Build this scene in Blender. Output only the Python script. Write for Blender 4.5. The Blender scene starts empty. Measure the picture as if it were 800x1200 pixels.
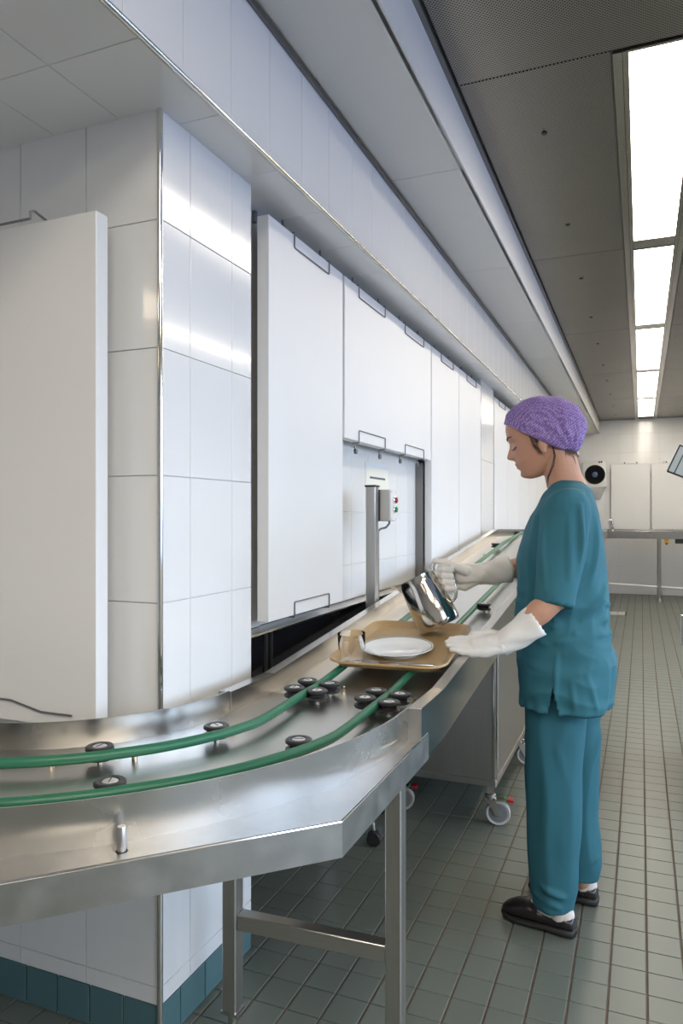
import bpy, bmesh, math, random
from mathutils import Vector, Matrix, noise
random.seed(7)
scene = bpy.context.scene
C = scene.collection
PI = math.pi
R = math.radians

# ------------------------------------------------------------------ camera
cam_d = bpy.data.cameras.new('camera')
cam = bpy.data.objects.new('camera', cam_d); C.objects.link(cam)
cam.location = (0, 0, 1.33)
cam.rotation_euler = (R(90), 0, R(22.4377))
cam_d.sensor_fit = 'VERTICAL'; cam_d.sensor_height = 36.0; cam_d.lens = 25.5
cam_d.shift_y = 4/1200
cam_d.clip_start = 0.02
scene.camera = cam

# ------------------------------------------------------------------ world, daylight, exposure
world = bpy.data.worlds.new('sky'); scene.world = world
world.use_nodes = True
bg = world.node_tree.nodes['Background']
bg.inputs[1].default_value = 1.0
_n, _l = world.node_tree.nodes, world.node_tree.links        # overcast sky above the horizon, dim ground below
_tc = _n.new('ShaderNodeTexCoord'); _sp = _n.new('ShaderNodeSeparateXYZ'); _l.new(_tc.outputs['Generated'], _sp.inputs[0])
_rp = _n.new('ShaderNodeMapRange'); _rp.inputs['From Min'].default_value = -0.04; _rp.inputs['From Max'].default_value = 0.06; _l.new(_sp.outputs['Z'], _rp.inputs['Value'])
_mx = _n.new('ShaderNodeMix'); _mx.data_type = 'RGBA'; _l.new(_rp.outputs[0], _mx.inputs['Factor'])
_mx.inputs['A'].default_value = (1.1, 1.6, 3.1, 1); _mx.inputs['B'].default_value = (6.9, 8.5, 10.8, 1)
_l.new(_mx.outputs['Result'], bg.inputs[0])
LAMP_POWER = 13.5
WINDOWS = [(-1.2, 0.5), (0.8, 2.4), (2.7, 4.3), (4.6, 6.1), (6.4, 7.4)]   # along the right wall
WIN_X, WIN_Z0, WIN_Z1 = 3.4, 0.9, 2.55
for (a, b) in WINDOWS:
    ld = bpy.data.lights.new('daylight_portal', 'AREA'); ld.shape = 'RECTANGLE'
    ld.size = WIN_Z1-WIN_Z0; ld.size_y = b-a; ld.cycles.is_portal = True
    lo = bpy.data.objects.new('daylight_portal', ld); C.objects.link(lo)
    lo.location = (WIN_X+0.02, (a+b)/2, (WIN_Z0+WIN_Z1)/2); lo.rotation_euler = (0, R(90), 0)
vs = scene.view_settings
vs.view_transform = 'Standard'; vs.look = 'None'; vs.gamma = 1.0; vs.use_curve_mapping = False
vs.exposure = 0.0

# ------------------------------------------------------------------ materials
def newmat(name):
    m = bpy.data.materials.new(name); m.use_nodes = True
    return m, m.node_tree.nodes, m.node_tree.links, m.node_tree.nodes['Principled BSDF']
def mat(name, col, rough=0.5, metal=0.0, var=0.05, scale=6.0, bump=0.0, bscale=60.0, coat=0.0, stretch=(1,1,1), spec=0.5, sss=0.0, rvar=0.0):
    m, n, l, p = newmat(name)
    tc = n.new('ShaderNodeTexCoord'); mp = n.new('ShaderNodeMapping'); mp.inputs['Scale'].default_value = stretch
    l.new(tc.outputs['Object'], mp.inputs[0])
    nz = n.new('ShaderNodeTexNoise'); nz.inputs['Scale'].default_value = scale; nz.inputs['Detail'].default_value = 4
    l.new(mp.outputs[0], nz.inputs['Vector'])
    mx = n.new('ShaderNodeMix'); mx.data_type = 'RGBA'
    mx.inputs['A'].default_value = tuple(max(0, c*(1-var)) for c in col)+(1,)
    mx.inputs['B'].default_value = tuple(min(1, c*(1+var)) for c in col)+(1,)
    l.new(nz.outputs['Fac'], mx.inputs['Factor']); l.new(mx.outputs['Result'], p.inputs['Base Color'])
    p.inputs['Roughness'].default_value = rough; p.inputs['Metallic'].default_value = metal
    p.inputs['Specular IOR Level'].default_value = spec
    if rvar:
        mr = n.new('ShaderNodeMapRange'); mr.inputs['To Min'].default_value = rough-rvar; mr.inputs['To Max'].default_value = rough+rvar
        l.new(nz.outputs['Fac'], mr.inputs['Value']); l.new(mr.outputs[0], p.inputs['Roughness'])
    if coat: p.inputs['Coat Weight'].default_value = coat; p.inputs['Coat Roughness'].default_value = 0.05
    if sss:
        p.inputs['Subsurface Weight'].default_value = sss; p.inputs['Subsurface Radius'].default_value = (0.01, 0.004, 0.002)
        p.inputs['Subsurface Scale'].default_value = 0.6
    if bump:
        nb = n.new('ShaderNodeTexNoise'); nb.inputs['Scale'].default_value = bscale; nb.inputs['Detail'].default_value = 3
        l.new(mp.outputs[0], nb.inputs['Vector'])
        b = n.new('ShaderNodeBump'); b.inputs['Strength'].default_value = bump; b.inputs['Distance'].default_value = 0.002
        l.new(nb.outputs['Fac'], b.inputs['Height']); l.new(b.outputs[0], p.inputs['Normal'])
    return m
def emit(name, col, s):
    m, n, l, p = newmat(name)
    p.inputs['Base Color'].default_value = (0.8, 0.8, 0.8, 1)
    p.inputs['Emission Color'].default_value = col+(1,); p.inputs['Emission Strength'].default_value = s
    return m
def glass(name, col=(1, 1, 1), rough=0.0):
    m, n, l, p = newmat(name)
    p.inputs['Base Color'].default_value = col+(1,); p.inputs['Transmission Weight'].default_value = 1.0
    p.inputs['Roughness'].default_value = rough; p.inputs['IOR'].default_value = 1.18
    return m
def perforated():
    m, n, l, p = newmat('perforated_steel')
    tc = n.new('ShaderNodeTexCoord'); mp = n.new('ShaderNodeMapping')
    mp.inputs['Rotation'].default_value = (0, 0, R(45)); mp.inputs['Scale'].default_value = (105, 105, 1)
    l.new(tc.outputs['Object'], mp.inputs[0])
    sp = n.new('ShaderNodeSeparateXYZ'); l.new(mp.outputs[0], sp.inputs[0])
    def frac(o):
        a = n.new('ShaderNodeMath'); a.operation = 'FRACT'; l.new(o, a.inputs[0])
        b = n.new('ShaderNodeMath'); b.operation = 'SUBTRACT'; l.new(a.outputs[0], b.inputs[0]); b.inputs[1].default_value = 0.5
        c = n.new('ShaderNodeMath'); c.operation = 'MULTIPLY'; l.new(b.outputs[0], c.inputs[0]); l.new(b.outputs[0], c.inputs[1])
        return c.outputs[0]
    s = n.new('ShaderNodeMath'); s.operation = 'ADD'; l.new(frac(sp.outputs[0]), s.inputs[0]); l.new(frac(sp.outputs[1]), s.inputs[1])
    g = n.new('ShaderNodeMath'); g.operation = 'LESS_THAN'; l.new(s.outputs[0], g.inputs[0]); g.inputs[1].default_value = 0.105
    nz = n.new('ShaderNodeTexNoise'); nz.inputs['Scale'].default_value = 3.0; l.new(tc.outputs['Object'], nz.inputs['Vector'])
    mr = n.new('ShaderNodeMapRange'); mr.inputs['To Min'].default_value = 0.30; mr.inputs['To Max'].default_value = 0.42
    l.new(nz.outputs['Fac'], mr.inputs['Value']); l.new(mr.outputs[0], p.inputs['Roughness'])
    mx = n.new('ShaderNodeMix'); mx.data_type = 'RGBA'; mx.inputs['A'].default_value = (0.36, 0.34, 0.31, 1); mx.inputs['B'].default_value = (0.02, 0.02, 0.02, 1)
    l.new(g.outputs[0], mx.inputs['Factor']); l.new(mx.outputs['Result'], p.inputs['Base Color'])
    iv = n.new('ShaderNodeMath'); iv.operation = 'SUBTRACT'; iv.inputs[0].default_value = 1.0; l.new(g.outputs[0], iv.inputs[1])
    l.new(iv.outputs[0], p.inputs['Metallic'])
    return m
def cap_fabric():
    m, n, l, p = newmat('purple_cap_fabric')
    tc = n.new('ShaderNodeTexCoord'); mp = n.new('ShaderNodeMapping'); mp.inputs['Rotation'].default_value = (0, R(25), 0)
    mp.inputs['Scale'].default_value = (1, 1, 0.55)
    l.new(tc.outputs['Object'], mp.inputs[0])
    v = n.new('ShaderNodeTexVoronoi'); v.inputs['Scale'].default_value = 210; v.inputs['Randomness'].default_value = 0.35; l.new(mp.outputs[0], v.inputs['Vector'])
    r = n.new('ShaderNodeValToRGB'); r.color_ramp.elements[0].color = (0.46, 0.33, 0.64, 1); r.color_ramp.elements[1].color = (0.165, 0.092, 0.28, 1)
    r.color_ramp.elements[0].position = 0.15; r.color_ramp.elements[1].position = 0.6
    l.new(v.outputs['Distance'], r.inputs[0]); l.new(r.outputs[0], p.inputs['Base Color'])
    p.inputs['Roughness'].default_value = 0.7
    b = n.new('ShaderNodeBump'); b.inputs['Strength'].default_value = 0.3; b.inputs['Distance'].default_value = 0.001
    l.new(v.outputs['Distance'], b.inputs['Height']); l.new(b.outputs[0], p.inputs['Normal'])
    return m
def skin_mat():
    m, n, l, p = newmat('skin')
    at = n.new('ShaderNodeVertexColor'); at.layer_name = 'tint'
    tc = n.new('ShaderNodeTexCoord'); nz = n.new('ShaderNodeTexNoise'); nz.inputs['Scale'].default_value = 25; l.new(tc.outputs['Object'], nz.inputs['Vector'])
    mr = n.new('ShaderNodeMapRange'); mr.inputs['To Min'].default_value = 0.92; mr.inputs['To Max'].default_value = 1.06; l.new(nz.outputs['Fac'], mr.inputs['Value'])
    mx = n.new('ShaderNodeMix'); mx.data_type = 'RGBA'; mx.blend_type = 'MULTIPLY'; mx.inputs['Factor'].default_value = 1.0
    l.new(at.outputs['Color'], mx.inputs['A']); l.new(mr.outputs[0], mx.inputs['B'])
    l.new(mx.outputs['Result'], p.inputs['Base Color'])
    p.inputs['Roughness'].default_value = 0.48
    p.inputs['Subsurface Weight'].default_value = 0.12; p.inputs['Subsurface Radius'].default_value = (0.01, 0.004, 0.002); p.inputs['Subsurface Scale'].default_value = 0.5
    return m

M = {}
M['white_tile'] = mat('white_tile', (0.80, 0.80, 0.79), 0.13, var=0.015, scale=3, coat=0.3, bump=0.02, bscale=5)
M['grout'] = mat('white_grout', (0.70, 0.69, 0.66), 0.85, var=0.06)
M['teal_tile'] = mat('teal_base_tile', (0.085, 0.17, 0.185), 0.25, var=0.1, scale=9)
M['floor_tile'] = mat('floor_tile', (0.140, 0.155, 0.130), 0.34, var=0.12, scale=2.2, bump=0.06, bscale=40, rvar=0.06)
M['floor_grout'] = mat('floor_grout', (0.155, 0.125, 0.10), 0.8, var=0.2, scale=12)
M['panel'] = mat('white_laminate', (0.80, 0.80, 0.79), 0.38, var=0.012, scale=4)
M['ceil_white'] = mat('white_ceiling_board', (0.70, 0.695, 0.67), 0.6, var=0.02)
M['paint'] = mat('wall_paint', (0.70, 0.70, 0.69), 0.7, var=0.02)
M['steel'] = mat('brushed_steel', (0.54, 0.525, 0.50), 0.22, 1.0, var=0.08, scale=8, stretch=(30, 1.2, 30), bump=0.05, bscale=25, rvar=0.06)
M['steel_x'] = mat('brushed_steel_cross', (0.56, 0.545, 0.52), 0.33, 1.0, var=0.10, scale=8, stretch=(1.2, 30, 30), bump=0.05, bscale=25, rvar=0.06)
M['steel_z'] = mat('brushed_steel_upright', (0.53, 0.515, 0.49), 0.34, 1.0, var=0.12, scale=8, stretch=(30, 30, 1.2), bump=0.05, bscale=25, rvar=0.06)
M['deck_steel'] = mat('matt_deck_steel', (0.60, 0.585, 0.56), 0.32, 1.0, var=0.05, scale=14, rvar=0.07)
M['rim_steel'] = mat('curved_rim_steel', (0.55, 0.535, 0.51), 0.26, 1.0, var=0.10, scale=10, rvar=0.06)
M['worn_steel'] = mat('worn_steel', (0.47, 0.465, 0.455), 0.36, 1.0, var=0.2, scale=22, bump=0.15, bscale=45, rvar=0.10)
M['dark_steel'] = mat('dark_steel', (0.25, 0.24, 0.23), 0.4, 1.0, var=0.08)
M['chrome'] = mat('polished_steel', (0.78, 0.77, 0.75), 0.09, 1.0, var=0.02)
M['jug'] = mat('jug_steel', (0.64, 0.60, 0.54), 0.12, 1.0, var=0.05, scale=20, bump=0.02, bscale=40, rvar=0.03)
M['perf'] = perforated()
M['black_gloss'] = mat('black_gloss', (0.008, 0.008, 0.010), 0.08, var=0.1)
M['black'] = mat('black_plastic', (0.018, 0.018, 0.020), 0.38, var=0.15)
M['shoe'] = mat('black_leather', (0.013, 0.010, 0.010), 0.30, var=0.2, bump=0.05)
M['sole'] = mat('black_rubber', (0.012, 0.012, 0.012), 0.6, var=0.2)
M['belt'] = mat('green_belt', (0.018, 0.135, 0.068), 0.40, var=0.1)
M['tray'] = mat('tan_tray', (0.42, 0.285, 0.135), 0.42, var=0.14, scale=160, bump=0.05, bscale=120)
M['china'] = mat('white_china', (0.83, 0.83, 0.81), 0.12, var=0.01, coat=0.4)
M['green_line'] = mat('green_glaze', (0.10, 0.17, 0.14), 0.2)
M['glass'] = glass('clear_glass')
M['cutlery'] = mat('cutlery_steel', (0.50, 0.49, 0.47), 0.2, 1.0, var=0.03)
M['tunic'] = mat('teal_cotton', (0.030, 0.140, 0.180), 0.75, var=0.08, scale=10, bump=0.15, bscale=350, spec=0.3)
M['trousers'] = mat('teal_cotton_trousers', (0.026, 0.122, 0.160), 0.75, var=0.08, scale=10, bump=0.15, bscale=350, spec=0.3)
M['glove'] = mat('white_latex', (0.74, 0.71, 0.66), 0.42, var=0.06, scale=40, bump=0.12, bscale=90)
M['sock'] = mat('white_sock', (0.62, 0.58, 0.55), 0.9, var=0.1, scale=60, bump=0.3, bscale=300)
M['hair'] = mat('dark_brown_hair', (0.035, 0.018, 0.010), 0.45, var=0.3, scale=80)
M['cap'] = cap_fabric()
M['skin'] = skin_mat()
M['rubber_grey'] = mat('grey_tyre', (0.55, 0.52, 0.48), 0.6, var=0.05)
M['blue_tyre'] = mat('blue_grey_tyre', (0.13, 0.16, 0.21), 0.5, var=0.05)
M['grey_plastic'] = mat('grey_plastic', (0.20, 0.21, 0.22), 0.45, var=0.05)
M['red'] = mat('red_plastic', (0.36, 0.02, 0.025), 0.35)
M['green'] = mat('green_plastic', (0.02, 0.20, 0.08), 0.35)
M['yellow'] = mat('yellow_plastic', (0.75, 0.45, 0.03), 0.4)
M['box_grey'] = mat('light_grey_enamel', (0.55, 0.54, 0.51), 0.4, var=0.02)
M['white_plastic'] = mat('white_plastic', (0.78, 0.78, 0.76), 0.35, var=0.02)
M['paper'] = mat('cream_paper', (0.80, 0.79, 0.68), 0.7, var=0.02)
M['sleeve'] = mat('clear_plastic_edge', (0.72, 0.76, 0.82), 0.15, var=0.02)
M['ink'] = mat('dark_ink', (0.10, 0.10, 0.11), 0.6)
M['fan_grill'] = mat('dark_grill', (0.035, 0.036, 0.04), 0.4, var=0.2, scale=90)
M['blue_hub'] = mat('blue_hub', (0.08, 0.13, 0.25), 0.3)
M['screen'] = mat('grey_screen', (0.42, 0.46, 0.45), 0.2, var=0.03)
M['lamp'] = emit('lamp_diffuser', (1.0, 0.90, 0.76), LAMP_POWER)
M['warm_lamp'] = emit('warm_lamp_diffuser', (1.0, 0.80, 0.58), 8.0)
M['dark_paint'] = mat('grey_paint', (0.26, 0.26, 0.27), 0.7, var=0.03)
M['alu'] = mat('matt_aluminium', (0.80, 0.79, 0.77), 0.45, 1.0, var=0.05)
M['steel_far'] = mat('dull_steel', (0.40, 0.385, 0.36), 0.25, 1.0, var=0.08)
M['brass'] = mat('brass_fitting', (0.70, 0.60, 0.45), 0.2, 1.0)

# ------------------------------------------------------------------ geometry helpers
class MB:
    def __init__(s): s.v = []; s.f = []
    def add(s, vs, fs):
        b = len(s.v); s.v += [Vector(p) for p in vs]; s.f += [tuple(i+b for i in f) for f in fs]; return s
    def box(s, x0, x1, y0, y1, z0, z1):
        return s.add([(x0,y0,z0),(x1,y0,z0),(x1,y1,z0),(x0,y1,z0),(x0,y0,z1),(x1,y0,z1),(x1,y1,z1),(x0,y1,z1)],
                     [(0,3,2,1),(4,5,6,7),(0,1,5,4),(1,2,6,5),(2,3,7,6),(3,0,4,7)])
    def loft(s, rings, cap0=True, cap1=True, closed=False):
        n = len(rings[0]); vs = [p for r in rings for p in r]; fs = []
        k = len(rings)
        for i in range(k if closed else k-1):
            a = i*n; b = ((i+1) % k)*n
            for j in range(n):
                j2 = (j+1) % n
                fs.append((a+j, a+j2, b+j2, b+j))
        if not closed:
            if cap0: fs.append(tuple(reversed(range(n))))
            if cap1: fs.append(tuple(range((k-1)*n, k*n)))
        return s.add(vs, fs)
    def tube(s, path, r, n=10, closed=False):
        path = [Vector(p) for p in path]; k = len(path)
        rr = r if isinstance(r, (list, tuple)) else [r]*k
        rings = []; prev = None
        for i in range(k):
            if closed: t = (path[(i+1) % k]-path[i-1])
            else: t = path[min(i+1, k-1)]-path[max(i-1, 0)]
            t.normalize()
            if prev is None:
                ref = Vector((0,0,1)) if abs(t.z) < 0.9 else Vector((1,0,0))
                a = t.cross(ref).normalized()
            else:
                a = (prev - t*prev.dot(t)).normalized()
            prev = a; b = t.cross(a)
            rings.append([path[i]+(a*math.cos(q)+b*math.sin(q))*rr[i] for q in [2*PI*j/n for j in range(n)]])
        return s.loft(rings, closed=closed)
    def cyl(s, p0, p1, r0, r1=None, n=20):
        return s.tube([p0, p1], [r0, r0 if r1 is None else r1], n)
    def lathe(s, prof, o=(0,0,0), axis=(0,0,1), n=32, close=False):
        ax = Vector(axis).normalized(); ref = Vector((1,0,0)) if abs(ax.x) < 0.9 else Vector((0,1,0))
        a = ax.cross(ref).normalized(); b = ax.cross(a); o = Vector(o)
        rings = [[o+ax*h+(a*math.cos(2*PI*j/n)+b*math.sin(2*PI*j/n))*max(r, 1e-4) for j in range(n)] for r, h in prof]
        return s.loft(rings, closed=close)
    def sphere(s, c, rx, ry=None, rz=None, n=20, m=12, rot=None):
        ry = rx if ry is None else ry; rz = rx if rz is None else rz; c = Vector(c)
        rings = []
        for i in range(m+1):
            t = PI*i/m; q = max(math.sin(t), 1e-3)
            ring = []
            for j in range(n):
                p = Vector((rx*q*math.cos(2*PI*j/n), ry*q*math.sin(2*PI*j/n), -rz*math.cos(t)))
                if rot: p = rot @ p
                ring.append(c+p)
            rings.append(ring)
        return s.loft(rings)
    def prism(s, poly, z0, z1):
        n = len(poly)
        return s.add([(x,y,z0) for x,y in poly]+[(x,y,z1) for x,y in poly],
                     [tuple(reversed(range(n))), tuple(range(n, 2*n))]+[(i,(i+1)%n,n+(i+1)%n,n+i) for i in range(n)])
    def xf(s, mtx):
        s.v = [mtx @ p for p in s.v]; return s
    def mesh(s, name, bevel=0, seg=1):
        me = bpy.data.meshes.new(name); me.from_pydata([tuple(p) for p in s.v], [], s.f)
        bm = bmesh.new(); bm.from_mesh(me)
        bmesh.ops.recalc_face_normals(bm, faces=bm.faces)
        if bevel: bmesh.ops.bevel(bm, geom=[e for e in bm.edges if e.calc_face_angle(0) > 0.4], offset=bevel, segments=seg, affect='EDGES', profile=0.5)
        bm.to_mesh(me); bm.free()
        return me
    def build(s, name, m, parent=None, smooth=True, bevel=0, seg=1, angle=35):
        if parent is not None:
            o = abs_loc(parent)
            if o.length > 0: s.v = [p-o for p in s.v]
        me = s.mesh(name, bevel, seg)
        if smooth:
            for p in me.polygons: p.use_smooth = True
            me.set_sharp_from_angle(angle=R(angle))
        return link(name, me, m, parent)
def abs_loc(o):
    p = Vector((0,0,0))
    while o is not None: p += o.location; o = o.parent
    return p
def link(name, me, m, parent=None):
    ob = bpy.data.objects.new(name, me); C.objects.link(ob)
    if m is not None:
        me.materials.clear(); me.materials.append(M[m] if isinstance(m, str) else m)
    if parent is not None: ob.parent = parent
    return ob
def tag(o, label, cat, group=None):
    o['label'] = label; o['category'] = cat
    if group: o['group'] = group
    return o
def thing(name, label, cat, loc=(0,0,0), group=None):
    o = bpy.data.objects.new(name, None); C.objects.link(o); o.location = loc; o.empty_display_size = 0.05
    return tag(o, label, cat, group)
def struct(name, mb, m, smooth=False):
    o = mb.build(name, m, None, smooth=smooth); o['kind'] = 'structure'; return o
def box(*a): return MB().box(*a)
def copy_tree(o, parent=None):
    c = o.copy(); C.objects.link(c)
    if parent is not None: c.parent = parent
    for ch in list(o.children): copy_tree(ch, c)
    return c
_tm = {}
def tile(parent, o, u, v, w, h, m='white_tile', gap=0.0022, t=0.006, name='tile', bev=0.0009, gapv=None):
    """one ceramic tile, corner o, axes u (width) and v (height), proud of the wall by t"""
    gv = gap if gapv is None else gapv
    key = (round(w, 4), round(h, 4), m, gap, t, gv)
    if key not in _tm:
        me = MB().box(gap/2, w-gap/2, gv/2, h-gv/2, -0.002, t).mesh(name, bev)
        me.materials.append(M[m]); _tm[key] = me
    ob = bpy.data.objects.new(name, _tm[key]); C.objects.link(ob)
    u = Vector(u); v = Vector(v); nrm = u.cross(v)
    mt = Matrix((u, v, nrm)).transposed().to_4x4(); mt.translation = Vector(o)
    ob.parent = parent; ob.matrix_basis = mt
    return ob
def grid(parent, o, u, v, us, vs_, m='white_tile', **k):
    u = Vector(u); v = Vector(v); o = Vector(o)
    for a, b in zip(us, us[1:]):
        for c, d in zip(vs_, vs_[1:]):
            tile(parent, o+u*a+v*c, u, v, b-a, d-c, m, **k)

# ================================================================== the room
FX = -1.107      # face of the column and of the hanging panels
SOF = 2.348; BULK_X = -0.98; LOWC = 2.735; RIS_X = -0.66; CEIL = 2.95; FAR = 13.2
TW, TH = 0.212, 0.32

# floor: tiles as far as they can be picked apart, joined beyond
floor = struct('floor', box(-3.2, 3.6, -2.6, FAR+0.1, -0.12, -0.004), 'floor_grout')
PX, PY = 0.1, 0.1085
cells = []
s_, c_ = math.sin(R(22.4377)), math.cos(R(22.4377))
for i in range(-24, 36):
    for j in range(-43, 104):
        x = 0.015+i*PX; y = 2.075+j*PY
        if x < -2.2 or y < -2.55 or y+PY > FAR or x+PX > 3.4: continue
        cells.append((x, y))
def in_view(x, y):
    d = -s_*x+c_*y
    if d < 0.3: return False
    u = 400+850*(c_*x+s_*y)/d; w = 604+1.33*850/d
    return 190 < u < 815 and w < 1215
vis = sorted([q for q in cells if in_view(q[0]+PX/2, q[1]+PY/2)], key=lambda q: q[1])
near = set(vis[:300])
for (x, y) in vis[:300]:
    tile(floor, (x, y, -0.004), (1,0,0), (0,1,0), PX, PY, 'floor_tile', gap=0.007, t=0.004, gapv=0.0036, bev=0.001)
ft = MB()
for (x, y) in cells:
    if (x, y) in near: continue
    ft.box(x+0.0035, x+PX-0.0035, y+0.0018, y+PY-0.0018, -0.006, 0.0)
fo = ft.build('tile_field', 'floor_tile', floor, smooth=False); fo['kind'] = 'stuff'

# end wall of the column block (faces the camera) and its side
COL_Y0, COL_Y1 = 1.498, 1.955
wall_end = struct('wall_column', box(-3.2, FX-0.006, COL_Y0+0.006, COL_Y1, 0, SOF+0.4), 'grout')
zs = [0.108, 0.15, 0.47, 0.79, 1.11, 1.43, 1.75, 2.07, SOF]
xs = [-3.2+FX*0, -2.93, -2.703, -2.476, -2.25, -2.022, -1.795, -1.568, -1.341, FX-0.006]
grid(wall_end, (0, COL_Y0+0.006, 0), (1,0,0), (0,0,1), xs, zs[1:])
grid(wall_end, (0, COL_Y0+0.006, 0), (1,0,0), (0,0,1), xs, [0.105, 0.15])
ys = [COL_Y0+0.006, 1.629, 1.842, COL_Y1]
grid(wall_end, (FX-0.006, 0, 0), (0,1,0), (0,0,1), ys, zs[1:])
grid(wall_end, (FX-0.006, 0, 0), (0,1,0), (0,0,1), ys, [0.105, 0.15])
bx_ = [FX-0.006-0.1085*k for k in range(14, -1, -1)]
grid(wall_end, (0, COL_Y0+0.006, 0), (1,0,0), (0,0,1), bx_, [0.0, 0.105], 'teal_tile', gap=0.005)
grid(wall_end, (FX-0.006, 0, 0), (0,1,0), (0,0,1), [COL_Y0+0.006, 1.585, 1.70, 1.83, COL_Y1], [0.0, 0.105], 'teal_tile', gap=0.005)
ct = MB().lathe([(0.0075, 0.0), (0.0075, SOF)], (FX-0.001, COL_Y0+0.001, 0), n=14)
struct('trim_column_corner', ct, 'chrome', True)

# pass-through wall: recess plane behind the hanging panels, jambs, sill, dark void below
RX = -1.20
wall_pass = struct('wall_left', box(RX-0.12, RX-0.006, COL_Y1, FAR, 0.955, SOF+0.3), 'grout')
py = [COL_Y1+0.22]
while py[-1] < 5.2: py.append(py[-1]+TW)
grid(wall_pass, (RX-0.006, 0, 0), (0,1,0), (0,0,1), py, [0.96, 1.11, 1.345, 1.665, 1.985, SOF])
box(RX-0.004, RX+0.004, COL_Y1, COL_Y1+0.215, 0.955, SOF).build('jamb', 'box_grey', wall_pass, smooth=False)
struct('trim_opening_jamb', box(RX+0.001, FX-0.048, 4.018, 4.030, 0.96, 1.63), 'dark_steel')
struct('wall_left_recess', box(-2.35, -2.25, COL_Y1, FAR, 0, 2.6), 'paint')
# tiled pilaster between the panel runs
pil = struct('wall_pilaster', box(RX, FX-0.006, 5.42, 5.90, 0.90, SOF), 'grout')
grid(pil, (FX-0.006, 0, 0), (0,1,0), (0,0,1), [5.42, 5.60, 5.90], [0.9, 1.11, 1.43, 1.75, 2.07, SOF])
box(RX-0.02, FX-0.002, 5.90, 5.93, 0.90, SOF).build('jamb', 'steel_z', pil, smooth=False)

# soffit and bulkhead
soff = struct('ceiling_soffit', box(-3.2, BULK_X-0.006, -2.6, FAR, SOF, SOF+0.06), 'grout')
sx = [-1.87, -1.66, -1.447, -1.235, BULK_X-0.006-0.0]
sy = [0.62]
while sy[-1] < FAR-0.1: sy.append(min(sy[-1]+0.3195, FAR))
def soffit_tiles():
    for a, b in zip(sx, sx[1:]):
        for c, d in zip(sy, sy[1:]):
            if a < -1.3 and c > 1.6: continue
            tile(soff, (a, d, SOF), (1,0,0), (0,-1,0), b-a, d-c, 'white_tile', t=0.004)
soffit_tiles()
bulk = struct('wall_bulkhead', box(BULK_X-0.05, BULK_X-0.006, -2.6, FAR, SOF, LOWC+0.3), 'grout')
by = [0.777]
while by[-1] < FAR-0.1: by.append(min(by[-1]+TW, FAR))
grid(bulk, (BULK_X-0.006, 0, 0), (0,1,0), (0,0,1), by, [SOF, LOWC-0.02])
struct('trim_soffit_edge', MB().tube([(BULK_X+0.001, -1.9, SOF-0.001), (BULK_X+0.001, FAR, SOF-0.001)], 0.007, 12), 'chrome', True)
struct('trim_bulkhead_top', box(BULK_X-0.001, BULK_X+0.010, -1.9, FAR, LOWC-0.02, LOWC-0.004), 'dark_steel')

# lower white ceiling boards and the riser up to the perforated ceiling
lowc = struct('ceiling_lower', box(BULK_X-0.02, RIS_X-0.005, -2.6, FAR, LOWC+0.004, LOWC+0.05), 'paint')
lj = [-2.6, -0.82, 0.42, 1.66, 2.90, 4.15, 5.40, 6.65, 7.90, 9.15, 10.40, 11.65, FAR]
for a, b in zip(lj, lj[1:]):
    tile(lowc, (BULK_X+0.012, b, LOWC+0.006), (1,0,0), (0,-1,0), RIS_X-0.004-BULK_X-0.012, b-a, 'ceil_white', gap=0.004, t=0.006, name='ceiling_board')
riser = struct('wall_riser', box(RIS_X-0.02, RIS_X, -2.6, FAR, LOWC, CEIL+0.05), 'ceil_white')

# perforated steel ceiling
ceil = struct('ceiling', box(RIS_X-0.02, 3.6, -2.6, FAR+0.1, CEIL+0.012, CEIL+0.10), 'dark_steel')
cj = [-2.58, -1.35, 0.675, 2.70, 4.73, 6.78, 8.80, 10.83, FAR-0.02]
LX0, LX1 = -0.04, 0.18
cols = [(RIS_X+0.02, -0.095), (0.235, 0.79), (0.80, 1.40), (1.78, 2.50), (2.52, 3.38)]
for a, b in zip(cj, cj[1:]):
    cc = [(RIS_X+0.02, 0.79)]+cols[2:] if b <= 2.71 else cols
    for (x0, x1) in cc:
        pnl = tile(ceil, (x0, b, CEIL+0.012), (1,0,0), (0,-1,0), x1-x0, b-a, 'perf', gap=0.006, t=0.012, name='ceiling_panel', bev=0.003)
        if x0 < 0:
            for yy in ((a+b)/2-0.55, (a+b)/2+0.5):
                k = MB().lathe([(0.002, -0.004), (0.011, -0.004), (0.012, 0.0), (0.012, 0.006)], (-0.378, yy, CEIL-0.002), n=14).build('vent_plug', 'black', None)
                k.parent = ceil
box(RIS_X, RIS_X+0.018, -2.0, FAR, CEIL-0.016, CEIL+0.012).build('edge_trim', 'dark_steel', ceil, smooth=False)
for (x0, x1) in ((-0.093, -0.062), (-0.060, -0.044), (0.184, 0.200), (0.202, 0.233), (1.402, 1.45), (1.73, 1.778)):
    box(x0, x1, 2.71, FAR-0.02, CEIL-0.006, CEIL+0.012).build('ceiling_channel', 'steel', ceil, smooth=False)

# far wall
wall_far = struct('wall_far', box(-3.2, 3.6, FAR, FAR+0.1, 0, CEIL+0.1), 'grout')
fx = [-1.2+0.212*k for k in range(0, 15)]
fz = [0.0, 0.105, 0.47, 0.79, 1.11, 1.43, 1.75, 2.07, 2.39, 2.71, CEIL]
grid(wall_far, (0, FAR, 0), (1,0,0), (0,0,1), fx, fz)
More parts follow.
